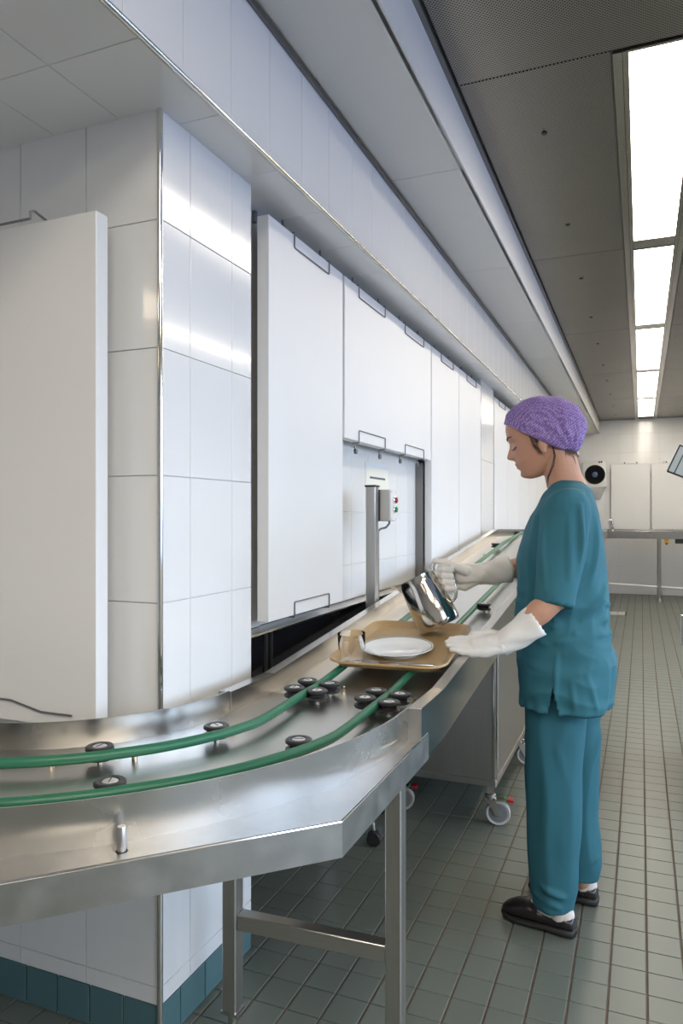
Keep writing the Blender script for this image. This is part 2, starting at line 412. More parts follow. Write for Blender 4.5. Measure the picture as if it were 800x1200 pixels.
# right wall with its row of windows, and the wall behind the camera
wr = MB(); wr.box(WIN_X, WIN_X+0.2, -2.6, FAR+0.1, 0, WIN_Z0).box(WIN_X, WIN_X+0.2, -2.6, FAR+0.1, WIN_Z1, CEIL+0.1)
edges = [-2.6]+[q for w in WINDOWS for q in w]+[FAR+0.1]
for a, b in zip(edges[::2], edges[1::2]): wr.box(WIN_X, WIN_X+0.2, a, b, WIN_Z0, WIN_Z1)
struct('wall_right', wr, 'paint')
for k, (a, b) in enumerate(WINDOWS):
    w = MB(); w.box(WIN_X+0.05, WIN_X+0.1, a, b, WIN_Z0, WIN_Z0+0.06).box(WIN_X+0.05, WIN_X+0.1, a, b, WIN_Z1-0.06, WIN_Z1)
    w.box(WIN_X+0.05, WIN_X+0.1, a, a+0.06, WIN_Z0+0.06, WIN_Z1-0.06).box(WIN_X+0.05, WIN_X+0.1, b-0.06, b, WIN_Z0+0.06, WIN_Z1-0.06)
    w.box(WIN_X+0.05, WIN_X+0.1, (a+b)/2-0.025, (a+b)/2+0.025, WIN_Z0+0.06, WIN_Z1-0.06)
    struct('window_%d' % (k+1), w, 'white_plastic')
struct('wall_back', box(-3.2, 3.6, -2.7, -2.6, 0, CEIL+0.1), 'dark_paint')
struct('wall_left_side', box(-3.3, -3.2, -2.6, FAR, 0, CEIL), 'paint')

# ------------------------------------------------------------------ ceiling lights
def light(x0, x1, y0, y1, label, group):
    t = thing('ceiling_light', label, 'ceiling light', ((x0+x1)/2, (y0+y1)/2, CEIL), group)
    box(x0, x1, y0, y1, CEIL-0.004, CEIL+0.008).build('diffuser', 'lamp', t, smooth=False)
    f = MB(); f.box(x0-0.004, x1+0.004, y0-0.012, y0, CEIL-0.006, CEIL+0.012).box(x0-0.004, x1+0.004, y1, y1+0.012, CEIL-0.006, CEIL+0.012)
    f.box(x0-0.004, x0, y0, y1, CEIL-0.006, CEIL+0.012).box(x1, x1+0.004, y0, y1, CEIL-0.006, CEIL+0.012)
    f.build('frame', 'steel', t, smooth=False)
ordn = ['first', 'second', 'third', 'fourth', 'fifth', 'sixth', 'seventh', 'eighth', 'ninth', 'tenth']
names = ['long fluorescent ceiling light panel over the aisle beside the first solid perforated panel',
         'second fluorescent ceiling light panel of the row above the aisle', 'third fluorescent ceiling light panel of the row above the aisle',
         'fourth fluorescent ceiling light panel of the row above the aisle', 'last fluorescent ceiling light panel next to the far wall']
for k in range(5):
    y0 = 2.72+2.05*k; light(LX0, LX1, y0, min(y0+1.88, FAR-0.05), names[k], 'ceiling lights in the main row')
    light(1.48, 1.70, y0, min(y0+1.88, FAR-0.05), '%s fluorescent ceiling light panel in the row by the windows' % ['first', 'second', 'third', 'fourth', 'fifth'][k], 'ceiling lights in the row by the windows')
    if k:
        g = box(LX0-0.002, LX1+0.002, y0-0.155, y0-0.014, CEIL-0.003, CEIL+0.01).build('ceiling_channel', 'steel', ceil, smooth=False)

for r_, x in enumerate((-0.1, 1.15, 2.4)):      # added fill lights, unseen behind the camera, to brighten sides facing it
    for k, yv in enumerate((-1.6,)):
        light(x-0.25, x+0.25, yv, yv+1.88, '%s added broad fill light over the unseen rear of the room' % ordn[r_], 'added fill lights at the rear')
for k, yv in enumerate((-1.2, 0.15)):      # warm lights recessed in the soffit of the bay left of the camera
    t = thing('soffit_light', '%s warm square light recessed in the soffit left of the column' % ['first', 'second'][k], 'ceiling light', (-2.15, yv, SOF), 'soffit lights')
    box(-2.45, -2.05, yv-0.2, yv+0.2, SOF-0.012, SOF-0.006).build('diffuser', 'warm_lamp', t, smooth=False)
    f = MB(); f.box(-2.47, -2.03, yv-0.22, yv-0.2, SOF-0.016, SOF-0.0045).box(-2.47, -2.03, yv+0.2, yv+0.22, SOF-0.016, SOF-0.0045).box(-2.47, -2.45, yv-0.2, yv+0.2, SOF-0.016, SOF-0.0045).box(-2.05, -2.03, yv-0.2, yv+0.2, SOF-0.016, SOF-0.0045)
    f.build('frame', 'white_plastic', t, smooth=False)

# ================================================================== hanging panels
def wire(t, pts, r=0.0026):
    MB().tube(pts, r, 8).build('wire_hook', 'dark_steel', t)
COV = []
def wall_panel(y0, y1, z0, z1, label, group='white hanging panels on the left wall', hooks_top=1, hooks_bottom=1, hook_w=0.30):
    t = thing('hatch_cover', label, 'panel', (FX-0.02, (y0+y1)/2, z0), group)
    box(FX-0.043, FX, y0, y1, z0, z1).build('board', 'panel', t, bevel=0.002)
    for n_, z, sg in ((hooks_top, z1, -1), (hooks_bottom, z0, 1)):
        for k in range(n_):
            c = y0+(y1-y0)*(k+0.5)/n_ + (0.02 if n_ == 1 else 0)
            a, b = c-hook_w/2, c+hook_w/2
            x = FX+0.0028
            wire(t, [(FX-0.03, a, z-sg*0.006), (x, a, z-sg*0.006), (x, a, z+sg*0.004), (x, a, z+sg*0.042), (x, a+0.004, z+sg*0.046), (x, b-0.004, z+sg*0.046), (x, b, z+sg*0.042), (x, b, z+sg*0.004), (x, b, z-sg*0.006), (FX-0.03, b, z-sg*0.006)])
    COV.append(t)
    return t
PZ0, PZ1 = 0.985, 2.30
wall_panel(2.068, 2.695, PZ0, PZ1, 'tall white panel hung beside the tiled column, wire hooks at both ends')
wall_panel(2.715, 4.015, 1.644, PZ1, 'wide white panel hung crosswise above the control box and notice', hooks_top=2, hooks_bottom=2, hook_w=0.34)
wall_panel(4.035, 4.70, PZ0+0.03, PZ1, 'tall white panel next to the open bay with the notice', hooks_bottom=0)
wall_panel(4.715, 5.40, PZ0+0.03, PZ1, 'tall white panel next to the narrow tiled pilaster', hooks_bottom=0)
y = 5.95; kk = -1
ordn = ['first', 'second', 'third', 'fourth', 'fifth', 'sixth', 'seventh', 'eighth', 'ninth', 'tenth']
while y < 12.0:
    kk += 1
    wall_panel(y, y+0.64, PZ0+0.1, PZ1, '%s tall white panel beyond the narrow tiled pilaster' % ordn[kk], 'white hanging panels beyond the pilaster', hooks_bottom=0)
    y += 0.655
# pegs that carry the panels
for (y0, y1, zz, lab) in ((2.068, 2.695, 2.315, 0), (2.715, 4.015, 2.315, 1), (4.035, 4.70, 2.315, 2), (4.715, 5.40, 2.315, 3), (2.75, 4.0, 1.632, 1)):
    cnt = 4 if y1-y0 > 1 else 2
    for k in range(cnt):
        yy = y0+(y1-y0)*(k+0.5)/cnt
        p = MB().cyl((FX-0.030, yy, zz), (FX-0.030, yy, zz-0.026 if lab == 1 and zz < 2 else zz+0.03), 0.004, n=10)
        p.lathe([(0.004, -0.004), (0.012, -0.004), (0.012, 0.006), (0.004, 0.006)], (FX-0.028, yy, zz-0.026 if lab == 1 and zz < 2 else zz), (1,0,0), 14)
        p.build('peg', 'dark_steel', COV[lab])
for yy in (2.12, 2.35, 2.62, 2.85, 3.2, 3.55, 3.85, 4.2, 4.55, 4.85, 5.25):
    box(RX-0.004, RX+0.02, yy-0.006, yy+0.006, SOF-0.045, SOF-0.006).build('panel_peg', 'dark_steel', wall_pass, bevel=0.002)
# slab hanging on the end wall of the column
t = thing('hatch_cover', 'broad white panel hung on the shaded end wall of the column', 'panel', (-1.65, 1.43, 0.80))
box(-1.88, -1.228, 1.407, 1.450, 0.80, 2.075).build('board', 'panel', t, bevel=0.002)
MB().tube([(-1.72, 1.398, 2.05), (-1.72, 1.398, 2.082), (-1.43, 1.398, 2.082), (-1.43, 1.398, 2.10), (-1.425, 1.405, 2.104), (-1.425, 1.49, 2.085)], 0.0032, 8).build('wire_hook', 'dark_steel', t)
MB().tube([(-1.70, 1.402, 0.81), (-1.70, 1.402, 0.855), (-1.50, 1.402, 0.855), (-1.40, 1.402, 0.835), (-1.30, 1.402, 0.835)], 0.0022, 8).build('wire_hook', 'dark_steel', t)

# sill and black machine front below the panels
t = thing('wash_cabinet', 'long black glossy cabinet front with steel sill under the white panels', 'cabinet', (-1.4, 3.8, 0.68))
box(-1.75, -1.142, COL_Y1+0.012, 9.0, 0.68, 0.945).build('body', 'black_gloss', t, bevel=0.003)
box(-1.75, -1.125, COL_Y1+0.012, 9.0, 0.946, 0.953).build('sill', 'steel', t, bevel=0.001)
box(-1.145, -1.136, 2.10, 2.118, 0.685, 0.94).build('seam_strip', 'black', t)
box(-1.145, -1.136, 2.14, 2.152, 0.685, 0.94).build('seam_strip', 'black', t)
for yy in (2.3, 8.6):
    box(-1.72, -1.66, yy, yy+0.06, 0.0, 0.68).build('leg', 'black', t)
    box(-1.92+0.4, -1.46, yy, yy+0.06, 0.0, 0.68).build('leg', 'black', t)

# ================================================================== the tray conveyor
CX, CY = -1.45, 1.62
DZ = 0.815
Y_K, Y_T, Y_E = 1.88, 5.45, 11.9
def zdeck(y):
    if y <= Y_K: return DZ
    if y <= Y_T: return DZ+(y-Y_K)*0.1
    return DZ+(Y_T-Y_K)*0.1-(y-Y_T)*0.018
def arc_pts(r, n=40, th0=-90, th1=0, x_start=None):
    p = []
    if x_start is not None: p.append((x_start, CY-r))
    for i in range(n+1):
        a = R(th0+(th1-th0)*i/n); p.append((CX+r*math.cos(a), CY+r*math.sin(a)))
    return p
conv = thing('tray_conveyor', 'stainless steel tray conveyor with two green round belts curving round the column', 'conveyor', (-0.75, 1.62, 0.0))
def sweep_plan(plan, sect, zf):
    """plan(r) -> list of (x, y); sect = [(r, dz)] closed section"""
    lines = [plan(r) for r, dz in sect]
    rings = []
    for i in range(len(lines[0])):
        rings.append([(l[i][0], l[i][1], zf(l[i][1] if l[i][0] > CX and l[i][1] > CY else 0)+dz) for l, (r, dz) in zip(lines, sect)])
    return MB().loft(rings)
curve_plan = lambda r: arc_pts(r, 48, x_start=-2.6)+[(CX+r, 1.631)]
def straight(y0, y1): return lambda r: [(CX+r, y0), (CX+r, y1)]
RI, RO = 0.462, 0.935
# decks
sweep_plan(lambda r: arc_pts(r, 48, x_start=-2.6)+[(CX+r, Y_K)], [(RI, 0), (RO, 0), (RO, -0.004), (RI, -0.004)], zdeck).build('curved_deck', 'deck_steel', conv, angle=20)
sweep_plan(straight(Y_K, Y_T), [(RI, 0), (RO, 0), (RO, -0.004), (RI, -0.004)], zdeck).build('inclined_deck', 'deck_steel', conv, angle=20)
sweep_plan(straight(Y_T, Y_E), [(RI, 0), (RO, 0), (RO, -0.004), (RI, -0.004)], zdeck).build('upper_deck', 'deck_steel', conv, angle=20)
# curved guard rims (thin sheet)
sweep_plan(curve_plan, [(RI, 0), (RI, 0.060), (RI-0.003, 0.060), (RI-0.003, -0.02)], zdeck).build('curved_rim', 'rim_steel', conv, angle=40)
sweep_plan(lambda r: arc_pts(r, 48, x_start=-2.6)+[(CX+r, 1.655)], [(RO, 0), (RO, 0.058), (RO+0.003, 0.058), (RO+0.003, -0.02)], zdeck).build('curved_rim', 'rim_steel', conv, angle=40)
# folded side rims
lsec = [(RI, 0.0), (RI, 0.055), (RI-0.032, 0.055), (RI-0.032, -0.07), (RI-0.029, -0.07), (RI-0.029, 0.052), (RI-0.003, 0.052), (RI-0.003, 0.0)]
rsec = [(RO, 0.0), (RO, 0.055), (RO+0.032, 0.055), (RO+0.032, -0.075), (RO+0.029, -0.075), (RO+0.029, 0.052), (RO+0.003, 0.052), (RO+0.003, 0.0)]
for sec, y0 in ((lsec, 1.64), (rsec, 1.66)):
    sweep_plan(straight(y0, Y_K), sec, zdeck).build('side_rim', 'steel', conv, smooth=False)
    sweep_plan(straight(Y_K, Y_T), sec, zdeck).build('side_rim', 'steel', conv, smooth=False)
    sweep_plan(straight(Y_T, Y_E), sec, zdeck).build('side_rim', 'steel', conv, smooth=False)
box(CX+RO-0.001, CX+RO+0.034, 1.654, 1.662, DZ-0.075, DZ+0.056).build('rim_end_plate', 'steel_z', conv)
box(CX+RI-0.034, CX+RI+0.001, 1.632, 1.640, DZ-0.07, DZ+0.056).build('rim_end_plate', 'steel_z', conv)
# underside flange plate with chamfered corner and its apron
outer = [(-0.483, 1.70), (-0.483, 1.167), (-0.985, 0.652), (-2.6, 0.652)]
inner = [(-2.6, CY-0.445)]+arc_pts(0.445, 24)+[(CX+0.445, 1.70)]
MB().prism(outer+inner, 0.789, 0.795).build('flange_plate', 'worn_steel', conv, smooth=False)
ap = [(-0.480, 1.72), (-0.480, 1.166), (-0.984, 0.648), (-2.6, 0.648)]
ai = [(-0.484, 1.72), (-0.484, 1.168), (-0.986, 0.653), (-2.6, 0.653)]
for k in range(3):
    MB().prism([ap[k], ap[k+1], ai[k+1], ai[k]], 0.735, 0.796).build('apron', 'worn_steel', conv, smooth=False)
MB().tube([(-0.4825, 1.72, 0.7965), (-0.4825, 1.167, 0.7965), (-0.985, 0.651, 0.7965), (-2.6, 0.651, 0.7965)], 0.0028, 8).build('edge_bead', 'chrome', conv)
for (x, y) in ((-0.765, 0.935), (-0.522, 1.585)):
    MB().lathe([(0.002, 0.040), (0.0065, 0.040), (0.0075, 0.038), (0.0075, 0.0), (0.010, 0.0)], (x, y, 0.795), n=16).build('stud', 'steel_z', conv)
# belts
def belt(r, xs_):
    p = [(-2.6, CY-r)]+[(CX+r*math.cos(R(a)), CY+r*math.sin(R(a))) for a in (-90, -78, -66, -56, -48, -36, -28, -20, -10)]
    p += [(xs_, 1.80), (xs_, Y_K), (xs_, Y_T), (xs_, Y_E)]
    pts = []
    for (a, b) in zip(p, p[1:]):
        for k in range(6):
            q = k/6; pts.append((a[0]+(b[0]-a[0])*q, a[1]+(b[1]-a[1])*q))
    pts.append(p[-1])
    # ease the corners
    for it in range(3):
        pts = [pts[0]]+[((pts[i-1][0]+2*pts[i][0]+pts[i+1][0])/4, (pts[i-1][1]+2*pts[i][1]+pts[i+1][1])/4) for i in range(1, len(pts)-1)]+[pts[-1]]
    path = [(x, y, zdeck(y if x > CX and y > CY else 0)+0.027) for x, y in pts]
    MB().tube(path, 0.0112, 12).build('drive_belt', 'belt', conv, angle=60)
belt(0.627, -0.853); belt(0.842, -0.633)
# pulleys
def make_pulley(x, y, z):
    prof = [(0.003, 0.0), (0.027, 0.0), (0.029, 0.003), (0.029, 0.007), (0.021, 0.012), (0.021, 0.015), (0.029, 0.020), (0.029, 0.025), (0.026, 0.0275), (0.017, 0.0275), (0.016, 0.0255), (0.003, 0.0255)]
    o = bpy.data.objects.new('pulley', None)
    m = MB().lathe(prof, (0, 0, 0), n=32).mesh('pulley')
    for p in m.polygons: p.use_smooth = True
    m.set_sharp_from_angle(angle=R(35))
    a = link('pulley', m, 'black', conv); a.location = Vector((x, y, z))-conv.location
    c = MB().lathe([(0.002, 0.0275), (0.012, 0.0275), (0.0145, 0.0262), (0.0145, 0.020)], n=24).mesh('cap')
    for p in c.polygons: p.use_smooth = True
    cc = link('cap', c, 'alu', a)
    sl = MB().box(-0.0012, 0.0012, -0.010, 0.010, 0.0274, 0.0281).mesh('slot'); link('slot', sl, 'black', a)
    ax = MB().cyl((0, 0, -0.0125), (0, 0, 0.0), 0.006, n=12).mesh('axle'); link('axle', ax, 'steel_z', a)
    return a
pp = [(CX+r*math.cos(R(a)), CY+r*math.sin(R(a))) for r, a in ((0.595, -45.6), (0.595, -20.2), (0.809, -45.3), (0.809, -16.3), (0.595, -72), (0.809, -72))]
pp += [(-0.889, 1.897), (-0.889, 1.811), (-0.817, 1.890), (-0.817, 1.805), (-0.669, 1.868), (-0.669, 1.782), (-0.597, 1.855), (-0.597, 1.765)]
first = None
for k, (x, y) in enumerate(pp):
    z = zdeck(y)+0.0125
    if first is None: first = make_pulley(x, y, z)
    else:
        c = copy_tree(first); c.location = Vector((x, y, z))-conv.location; c.rotation_euler.z = random.uniform(0, 3)
yy = 3.0
while yy < 11.5:
    for x in (-0.853-0.032, -0.633+0.032):
        c = copy_tree(first); c.location = Vector((x, yy, zdeck(yy)+0.0125))-conv.location
    yy += 0.9
for (x, y) in ((-1.13, 1.16), (-0.985, 1.245), (-0.99, 0.985), (-0.80, 1.10), (-0.90, 1.95), (-0.795, 1.94), (-0.69, 1.92), (-0.575, 1.91), (-0.665, 1.47), (-0.885, 1.48), (-0.59, 3.05), (-0.59, 3.9), (-0.90, 3.6), (-0.90, 4.5)):
    MB().lathe([(0.001, 0.016), (0.005, 0.016), (0.006, 0.012), (0.006, 0.0)], (x, y, zdeck(y)), n=12).build('guide_pin', 'brass', conv)
# legs
def leg(x, y, top, w=0.04):
    l = box(x-w/2, x+w/2, y-w/2, y+w/2, 0.075, top).build('leg', 'steel_z', conv, bevel=0.003)
    f = MB().box(x-w/2-0.002, x+w/2+0.002, y-w/2-0.002, y+w/2+0.002, 0.070, 0.078); f.cyl((x, y, 0.075), (x, y, 0.01), 0.012, n=14); f.cyl((x, y, 0.012), (x, y, 0.0), 0.022, n=16)
    f.build('foot', 'steel', l)
leg(-0.96, 1.60, 0.79); leg(-0.532, 1.62, 0.79)
MB().add([(-0.94, 1.585, 0.285), (-0.94, 1.62, 0.285), (-0.94, 1.62, 0.325), (-0.94, 1.585, 0.325), (-0.552, 1.603, 0.285), (-0.552, 1.638, 0.285), (-0.552, 1.638, 0.325), (-0.552, 1.603, 0.325)],
         [(0,1,2,3),(4,7,6,5),(0,4,5,1),(1,5,6,2),(2,6,7,3),(3,7,4,0)]).build('crossbar', 'steel_x', conv, bevel=0.002)
leg(-2.2, 0.75, 0.79); leg(-2.2, 1.1, 0.79)
for yv in (5.40, 8.6, 11.7): leg(-0.96, yv, zdeck(yv)-0.004); leg(-0.532, yv, zdeck(yv)-0.004)

# ------------------------------------------------------------------ control post with push-button box
t = thing('control_post', 'steel post carrying a grey push-button box with red and green buttons', 'control post', (-1.06, 2.910, 0.9))
box(-1.075, -1.032, 2.870, 2.915, 0.90, 1.452).build('post', 'steel_z', t, bevel=0.003)
box(-1.079, -1.028, 2.866, 2.919, 1.450, 1.458).build('post_cap', 'black', t, bevel=0.002)
bx1 = box(-1.060, -1.030, 2.920, 3.010, 1.305, 1.440).build('back_box', 'black', t, bevel=0.003)
bx2 = box(-1.030, -0.985, 2.920, 3.010, 1.305, 1.440).build('button_box', 'box_grey', t, bevel=0.004)
fp = box(-0.986, -0.981, 2.922, 3.008, 1.307, 1.438).build('face_plate', 'white_plastic', t, bevel=0.001)
for z, mm in ((1.395, 'red'), (1.355, 'green')):
    MB().lathe([(0.017, 0.0), (0.017, 0.006), (0.014, 0.009)], (-0.981, 2.965, z), (1,0,0), 20).build('button_ring', 'chrome', t)
    MB().lathe([(0.002, 0.016), (0.010, 0.016), (0.0125, 0.013), (0.0125, 0.004)], (-0.981, 2.965, z), (1,0,0), 20).build('push_button', mm, t)
for z in (1.430, 1.315):
    for yv in (2.935, 2.995): MB().lathe([(0.001, 0.001), (0.003, 0.001), (0.003, -0.001)], (-0.981, yv, z), (1,0,0), 10).build('screw', 'dark_steel', t)
MB().tube([(-1.0, 2.960, 1.308), (-1.0, 2.960, 1.295), (-1.01, 2.945, 1.278), (-1.03, 2.930, 1.272), (-1.037, 2.922, 1.262), (-1.037, 2.921, 1.20), (-1.037, 2.921, 0.93)], 0.005, 10).build('cable', 'grey_plastic', t)
# notice taped to the tiles behind
t = thing('notice', 'cream printed notice in a clear sleeve taped to the white tiles', 'notice', (RX+0.002, 3.36, 1.36))
box(RX+0.0005, RX+0.002, 3.20, 3.53, 1.36, 1.56).build('sheet', 'paper', t, smooth=False)
box(RX+0.0005, RX+0.0018, 3.195, 3.535, 1.56, 1.585).build('sleeve_edge', 'sleeve', t, smooth=False)
for (a, b, z, h) in ((3.255, 3.48, 1.507, 0.010), (3.265, 3.32, 1.443, 0.010), (3.265, 3.47, 1.427, 0.004), (3.40, 3.45, 1.411, 0.003), (3.40, 3.46, 1.397, 0.003), (3.265, 3.45, 1.383, 0.003)):
    box(RX+0.0019, RX+0.0024, a, b, z, z+h).build('print_line', 'ink', t, smooth=False)

# ================================================================== tray and what is on it (the belt rises at a slope of 0.1)
SLOPE = math.atan(0.1)
def on_belt(x, y, h=0.0):
    return Vector((x, y, zdeck(y)+0.0385+h))
tray_m = Matrix.Translation(on_belt(-0.718, 2.285)) @ Matrix.Rotation(SLOPE, 4, 'X') @ Matrix.Rotation(R(3), 4, 'Z')
def rrect(hx, hy, r, z, n=8):
    p = []
    for (sx_, sy_, a0) in ((1, 1, 0), (-1, 1, 90), (-1, -1, 180), (1, -1, 270)):
        for i in range(n+1):
            a = R(a0+90*i/n); p.append(Vector((sx_*(hx-r)+r*math.cos(a), sy_*(hy-r)+r*math.sin(a), z)))
    return p
hx, hy = 0.182, 0.262
tr = MB().loft([rrect(hx-0.03, hy-0.03, 0.04, 0.0), rrect(hx-0.022, hy-0.022, 0.045, 0.001), rrect(hx-0.008, hy-0.008, 0.055, 0.016), rrect(hx, hy, 0.06, 0.021), rrect(hx+0.002, hy+0.002, 0.062, 0.018),
                rrect(hx+0.002, hy+0.002, 0.062, 0.021), rrect(hx, hy, 0.06, 0.0245), rrect(hx-0.010, hy-0.010, 0.054, 0.0205), rrect(hx-0.024, hy-0.024, 0.045, 0.005), rrect(hx-0.03, hy-0.03, 0.04, 0.0035)])
tr.xf(tray_m)
tag(tr.build('serving_tray', 'tray', None, angle=50), 'tan plastic serving tray with a plate, glass and cutlery, riding the green belts', 'tray')
def on_tray(p, h=0.0): return tray_m @ Vector((p[0], p[1], 0.0037+h))
# plate
pm = Matrix.Translation(on_tray((-0.005, -0.075))) @ Matrix.Rotation(SLOPE, 4, 'X')
pl = thing('dinner_plate', 'white china dinner plate with a thin green rim line on the tan tray', 'plate', on_tray((-0.005, -0.075)))
prof = [(0.001, 0.004), (0.065, 0.0), (0.068, 0.0), (0.070, 0.004), (0.085, 0.010), (0.112, 0.021), (0.115, 0.0225), (0.1145, 0.024), (0.111, 0.0235), (0.084, 0.0135), (0.074, 0.0075), (0.001, 0.007)]
MB().lathe(prof, n=64).xf(pm).build('plate', 'china', pl, angle=60)
MB().lathe([(0.1085, 0.0229), (0.1105, 0.0236), (0.1105, 0.0240), (0.1085, 0.0233)], n=64, close=True).xf(pm).build('rim_line', 'green_line', pl)
# tumbler
gm = Matrix.Translation(on_tray((-0.120, -0.186))) @ Matrix.Rotation(SLOPE, 4, 'X')
gp = [(0.001, 0.0), (0.028, 0.0), (0.031, 0.003), (0.033, 0.036), (0.036, 0.040), (0.0365, 0.048), (0.0375, 0.088), (0.0369, 0.0886), (0.0363, 0.088), (0.0353, 0.048), (0.0348, 0.041), (0.0318, 0.036), (0.0298, 0.010), (0.001, 0.008)]
gp = [(r*1.15 if r > 0.002 else r, h) for r, h in gp]
tag(MB().lathe(gp, n=48).xf(gm).build('tumbler', 'glass', None, angle=60), 'empty clear glass tumbler standing beside the plate on the tray', 'glass')
# cutlery: knife and fork
cm = tray_m @ Matrix.Translation((0.035, -0.203, 0.0050)) @ Matrix.Rotation(R(1), 4, 'Z') @ Matrix.Scale(1.15, 4)
k = MB()
rings = []
for x, w, h in ((-0.105, 0.002, 0.0012), (-0.10, 0.007, 0.0016), (-0.08, 0.0095, 0.0016), (-0.03, 0.010, 0.002), (-0.005, 0.0065, 0.0035), (0.0, 0.0048, 0.004), (0.09, 0.0062, 0.0045), (0.098, 0.004, 0.003)):
    rings.append([Vector((x, w*math.cos(2*PI*j/12), h+h*math.sin(2*PI*j/12))) for j in range(12)])
k.loft(rings).xf(cm)
tag(k.build('table_knife', 'cutlery', None, angle=60), 'steel table knife lying on the tray in front of the plate', 'knife')
cm = tray_m @ Matrix.Translation((0.030, -0.222, 0.0050)) @ Matrix.Rotation(R(-5), 4, 'Z') @ Matrix.Scale(1.15, 4)
fk = MB(); rings = []
for x, w, h, z in ((-0.052, 0.012, 0.0012, 0.004), (-0.045, 0.0125, 0.0014, 0.002), (-0.03, 0.010, 0.0015, 0.001), (-0.02, 0.0045, 0.002, 0.002), (0.0, 0.0032, 0.002, 0.0035), (0.08, 0.0055, 0.002, 0.0015), (0.096, 0.004, 0.0015, 0.001)):
    rings.append([Vector((x, w*math.cos(2*PI*j/12), z+h+h*math.sin(2*PI*j/12))) for j in range(12)])
fk.loft(rings)
for yv in (-0.0102, -0.0034, 0.0034, 0.0102):
    fk.tube([(-0.050, yv, 0.0045), (-0.075, yv, 0.0065), (-0.098, yv*0.9, 0.0105)], [0.0020, 0.0018, 0.0010], 8)
fk.xf(cm)
tag(fk.build('table_fork', 'cutlery', None, angle=60), 'steel table fork lying along the front edge of the tray', 'fork')

# ------------------------------------------------------------------ jug held by the right hand
JY = 2.45
jt = Vector((-0.726, JY, 1.112)); jb = Vector((-0.641, JY, 0.947))
ja = (jb-jt).normalized(); jq = Vector((-ja.z, 0, ja.x)).normalized()
if jq.x < 0: jq = -jq
jl = (jb-jt).length
jug = thing('pouring_jug', 'polished steel water jug tipped forward in the gloved hand', 'jug', tuple(jb))
def jring(h, r, spout=0.0, n=48):
    ring = []
    for j in range(n):
        a = 2*PI*j/n; ca, sa = math.cos(a), math.sin(a)
        rr = r; e = max(0.0, -ca)**9*spout
        ring.append(jt+ja*(h-e*0.35)+jq*(ca*(rr+e))+Vector((0, sa*rr*(1-0.25*min(1, spout*8)*max(0, -ca)**3), 0)))
    return ring
MB().loft([jring(jl, 0.004), jring(jl, 0.069), jring(jl-0.006, 0.074), jring(jl-0.016, 0.0755), jring(jl-0.02, 0.0765), jring(jl*0.6, 0.0755), jring(jl*0.3, 0.0715), jring(0.03, 0.067, 0.006), jring(0.012, 0.066, 0.022), jring(0.0, 0.068, 0.042),
           jring(0.0, 0.066, 0.042), jring(0.012, 0.064, 0.022), jring(0.03, 0.065, 0.006), jring(jl*0.3, 0.0695), jring(jl-0.01, 0.071), jring(jl-0.008, 0.004)]).build('jug_body', 'jug', jug, angle=50)
def jp(h, q): return jt+ja*h+jq*q
MB().tube([jp(0.012, 0.064), jp(-0.006, 0.070), jp(-0.018, 0.080), jp(-0.018, 0.098), jp(-0.006, 0.112), jp(0.02, 0.118), (jp(0.06, 0.116)), jp(0.095, 0.108), jp(0.118, 0.095), jp(0.126, 0.082), jp(0.122, 0.070)], 0.0055, 12).build('handle', 'chrome', jug, angle=60)

# ================================================================== trolleys below the conveyor
def caster(t, x, y, top, rw=0.052, yaw=0, brake=True):
    pre = Matrix.Translation((x, y, 0)) @ Matrix.Rotation(yaw, 4, 'Z')
    st = MB().box(-0.014, 0.014, -0.014, 0.014, 0.132, top); st.lathe([(0.024, 0.108), (0.026, 0.116), (0.024, 0.128), (0.014, 0.134)], n=20)
    fk_ = st.xf(pre).build('caster', 'steel_z', t)
    fr = MB()
    for s in (-1, 1):
        fr.add([(-0.020, s*0.020, 0.118), (0.020, s*0.020, 0.118), (0.045, s*0.020, 0.045), (0.022, s*0.020, 0.045), (-0.020, s*0.023, 0.118), (0.020, s*0.023, 0.118), (0.045, s*0.023, 0.045), (0.022, s*0.023, 0.045)],
               [(0,1,2,3),(4,7,6,5),(0,4,5,1),(1,5,6,2),(2,6,7,3),(3,7,4,0)])
    fr.box(-0.020, 0.020, -0.023, 0.023, 0.112, 0.118).xf(pre).build('fork', 'steel_z', fk_)
    w = (0.033, 0, rw)
    MB().lathe([(0.040, -0.012), (rw-0.003, -0.015), (rw, -0.010), (rw, 0.010), (rw-0.003, 0.015), (0.040, 0.012)], w, (0,1,0), 32).xf(pre).build('tyre', 'rubber_grey', fk_)
    MB().lathe([(0.004, -0.0155), (0.012, -0.0155), (0.014, -0.012), (0.038, -0.0125), (0.041, -0.012), (0.041, 0.012), (0.038, 0.0125), (0.004, 0.0125)], w, (0,1,0), 28).xf(pre).build('hub', 'grey_plastic', fk_)
    if brake:
        MB().box(0.0, 0.062, -0.018, 0.018, 0.104, 0.112).xf(pre).build('brake_lever', 'steel', fk_, bevel=0.002)
        MB().box(0.058, 0.070, -0.016, 0.016, 0.106, 0.117).xf(pre).build('release_tab', 'green', fk_, bevel=0.002)
        MB().box(0.070, 0.100, -0.018, 0.018, 0.100, 0.116).xf(pre).build('brake_pedal', 'red', fk_, bevel=0.004)
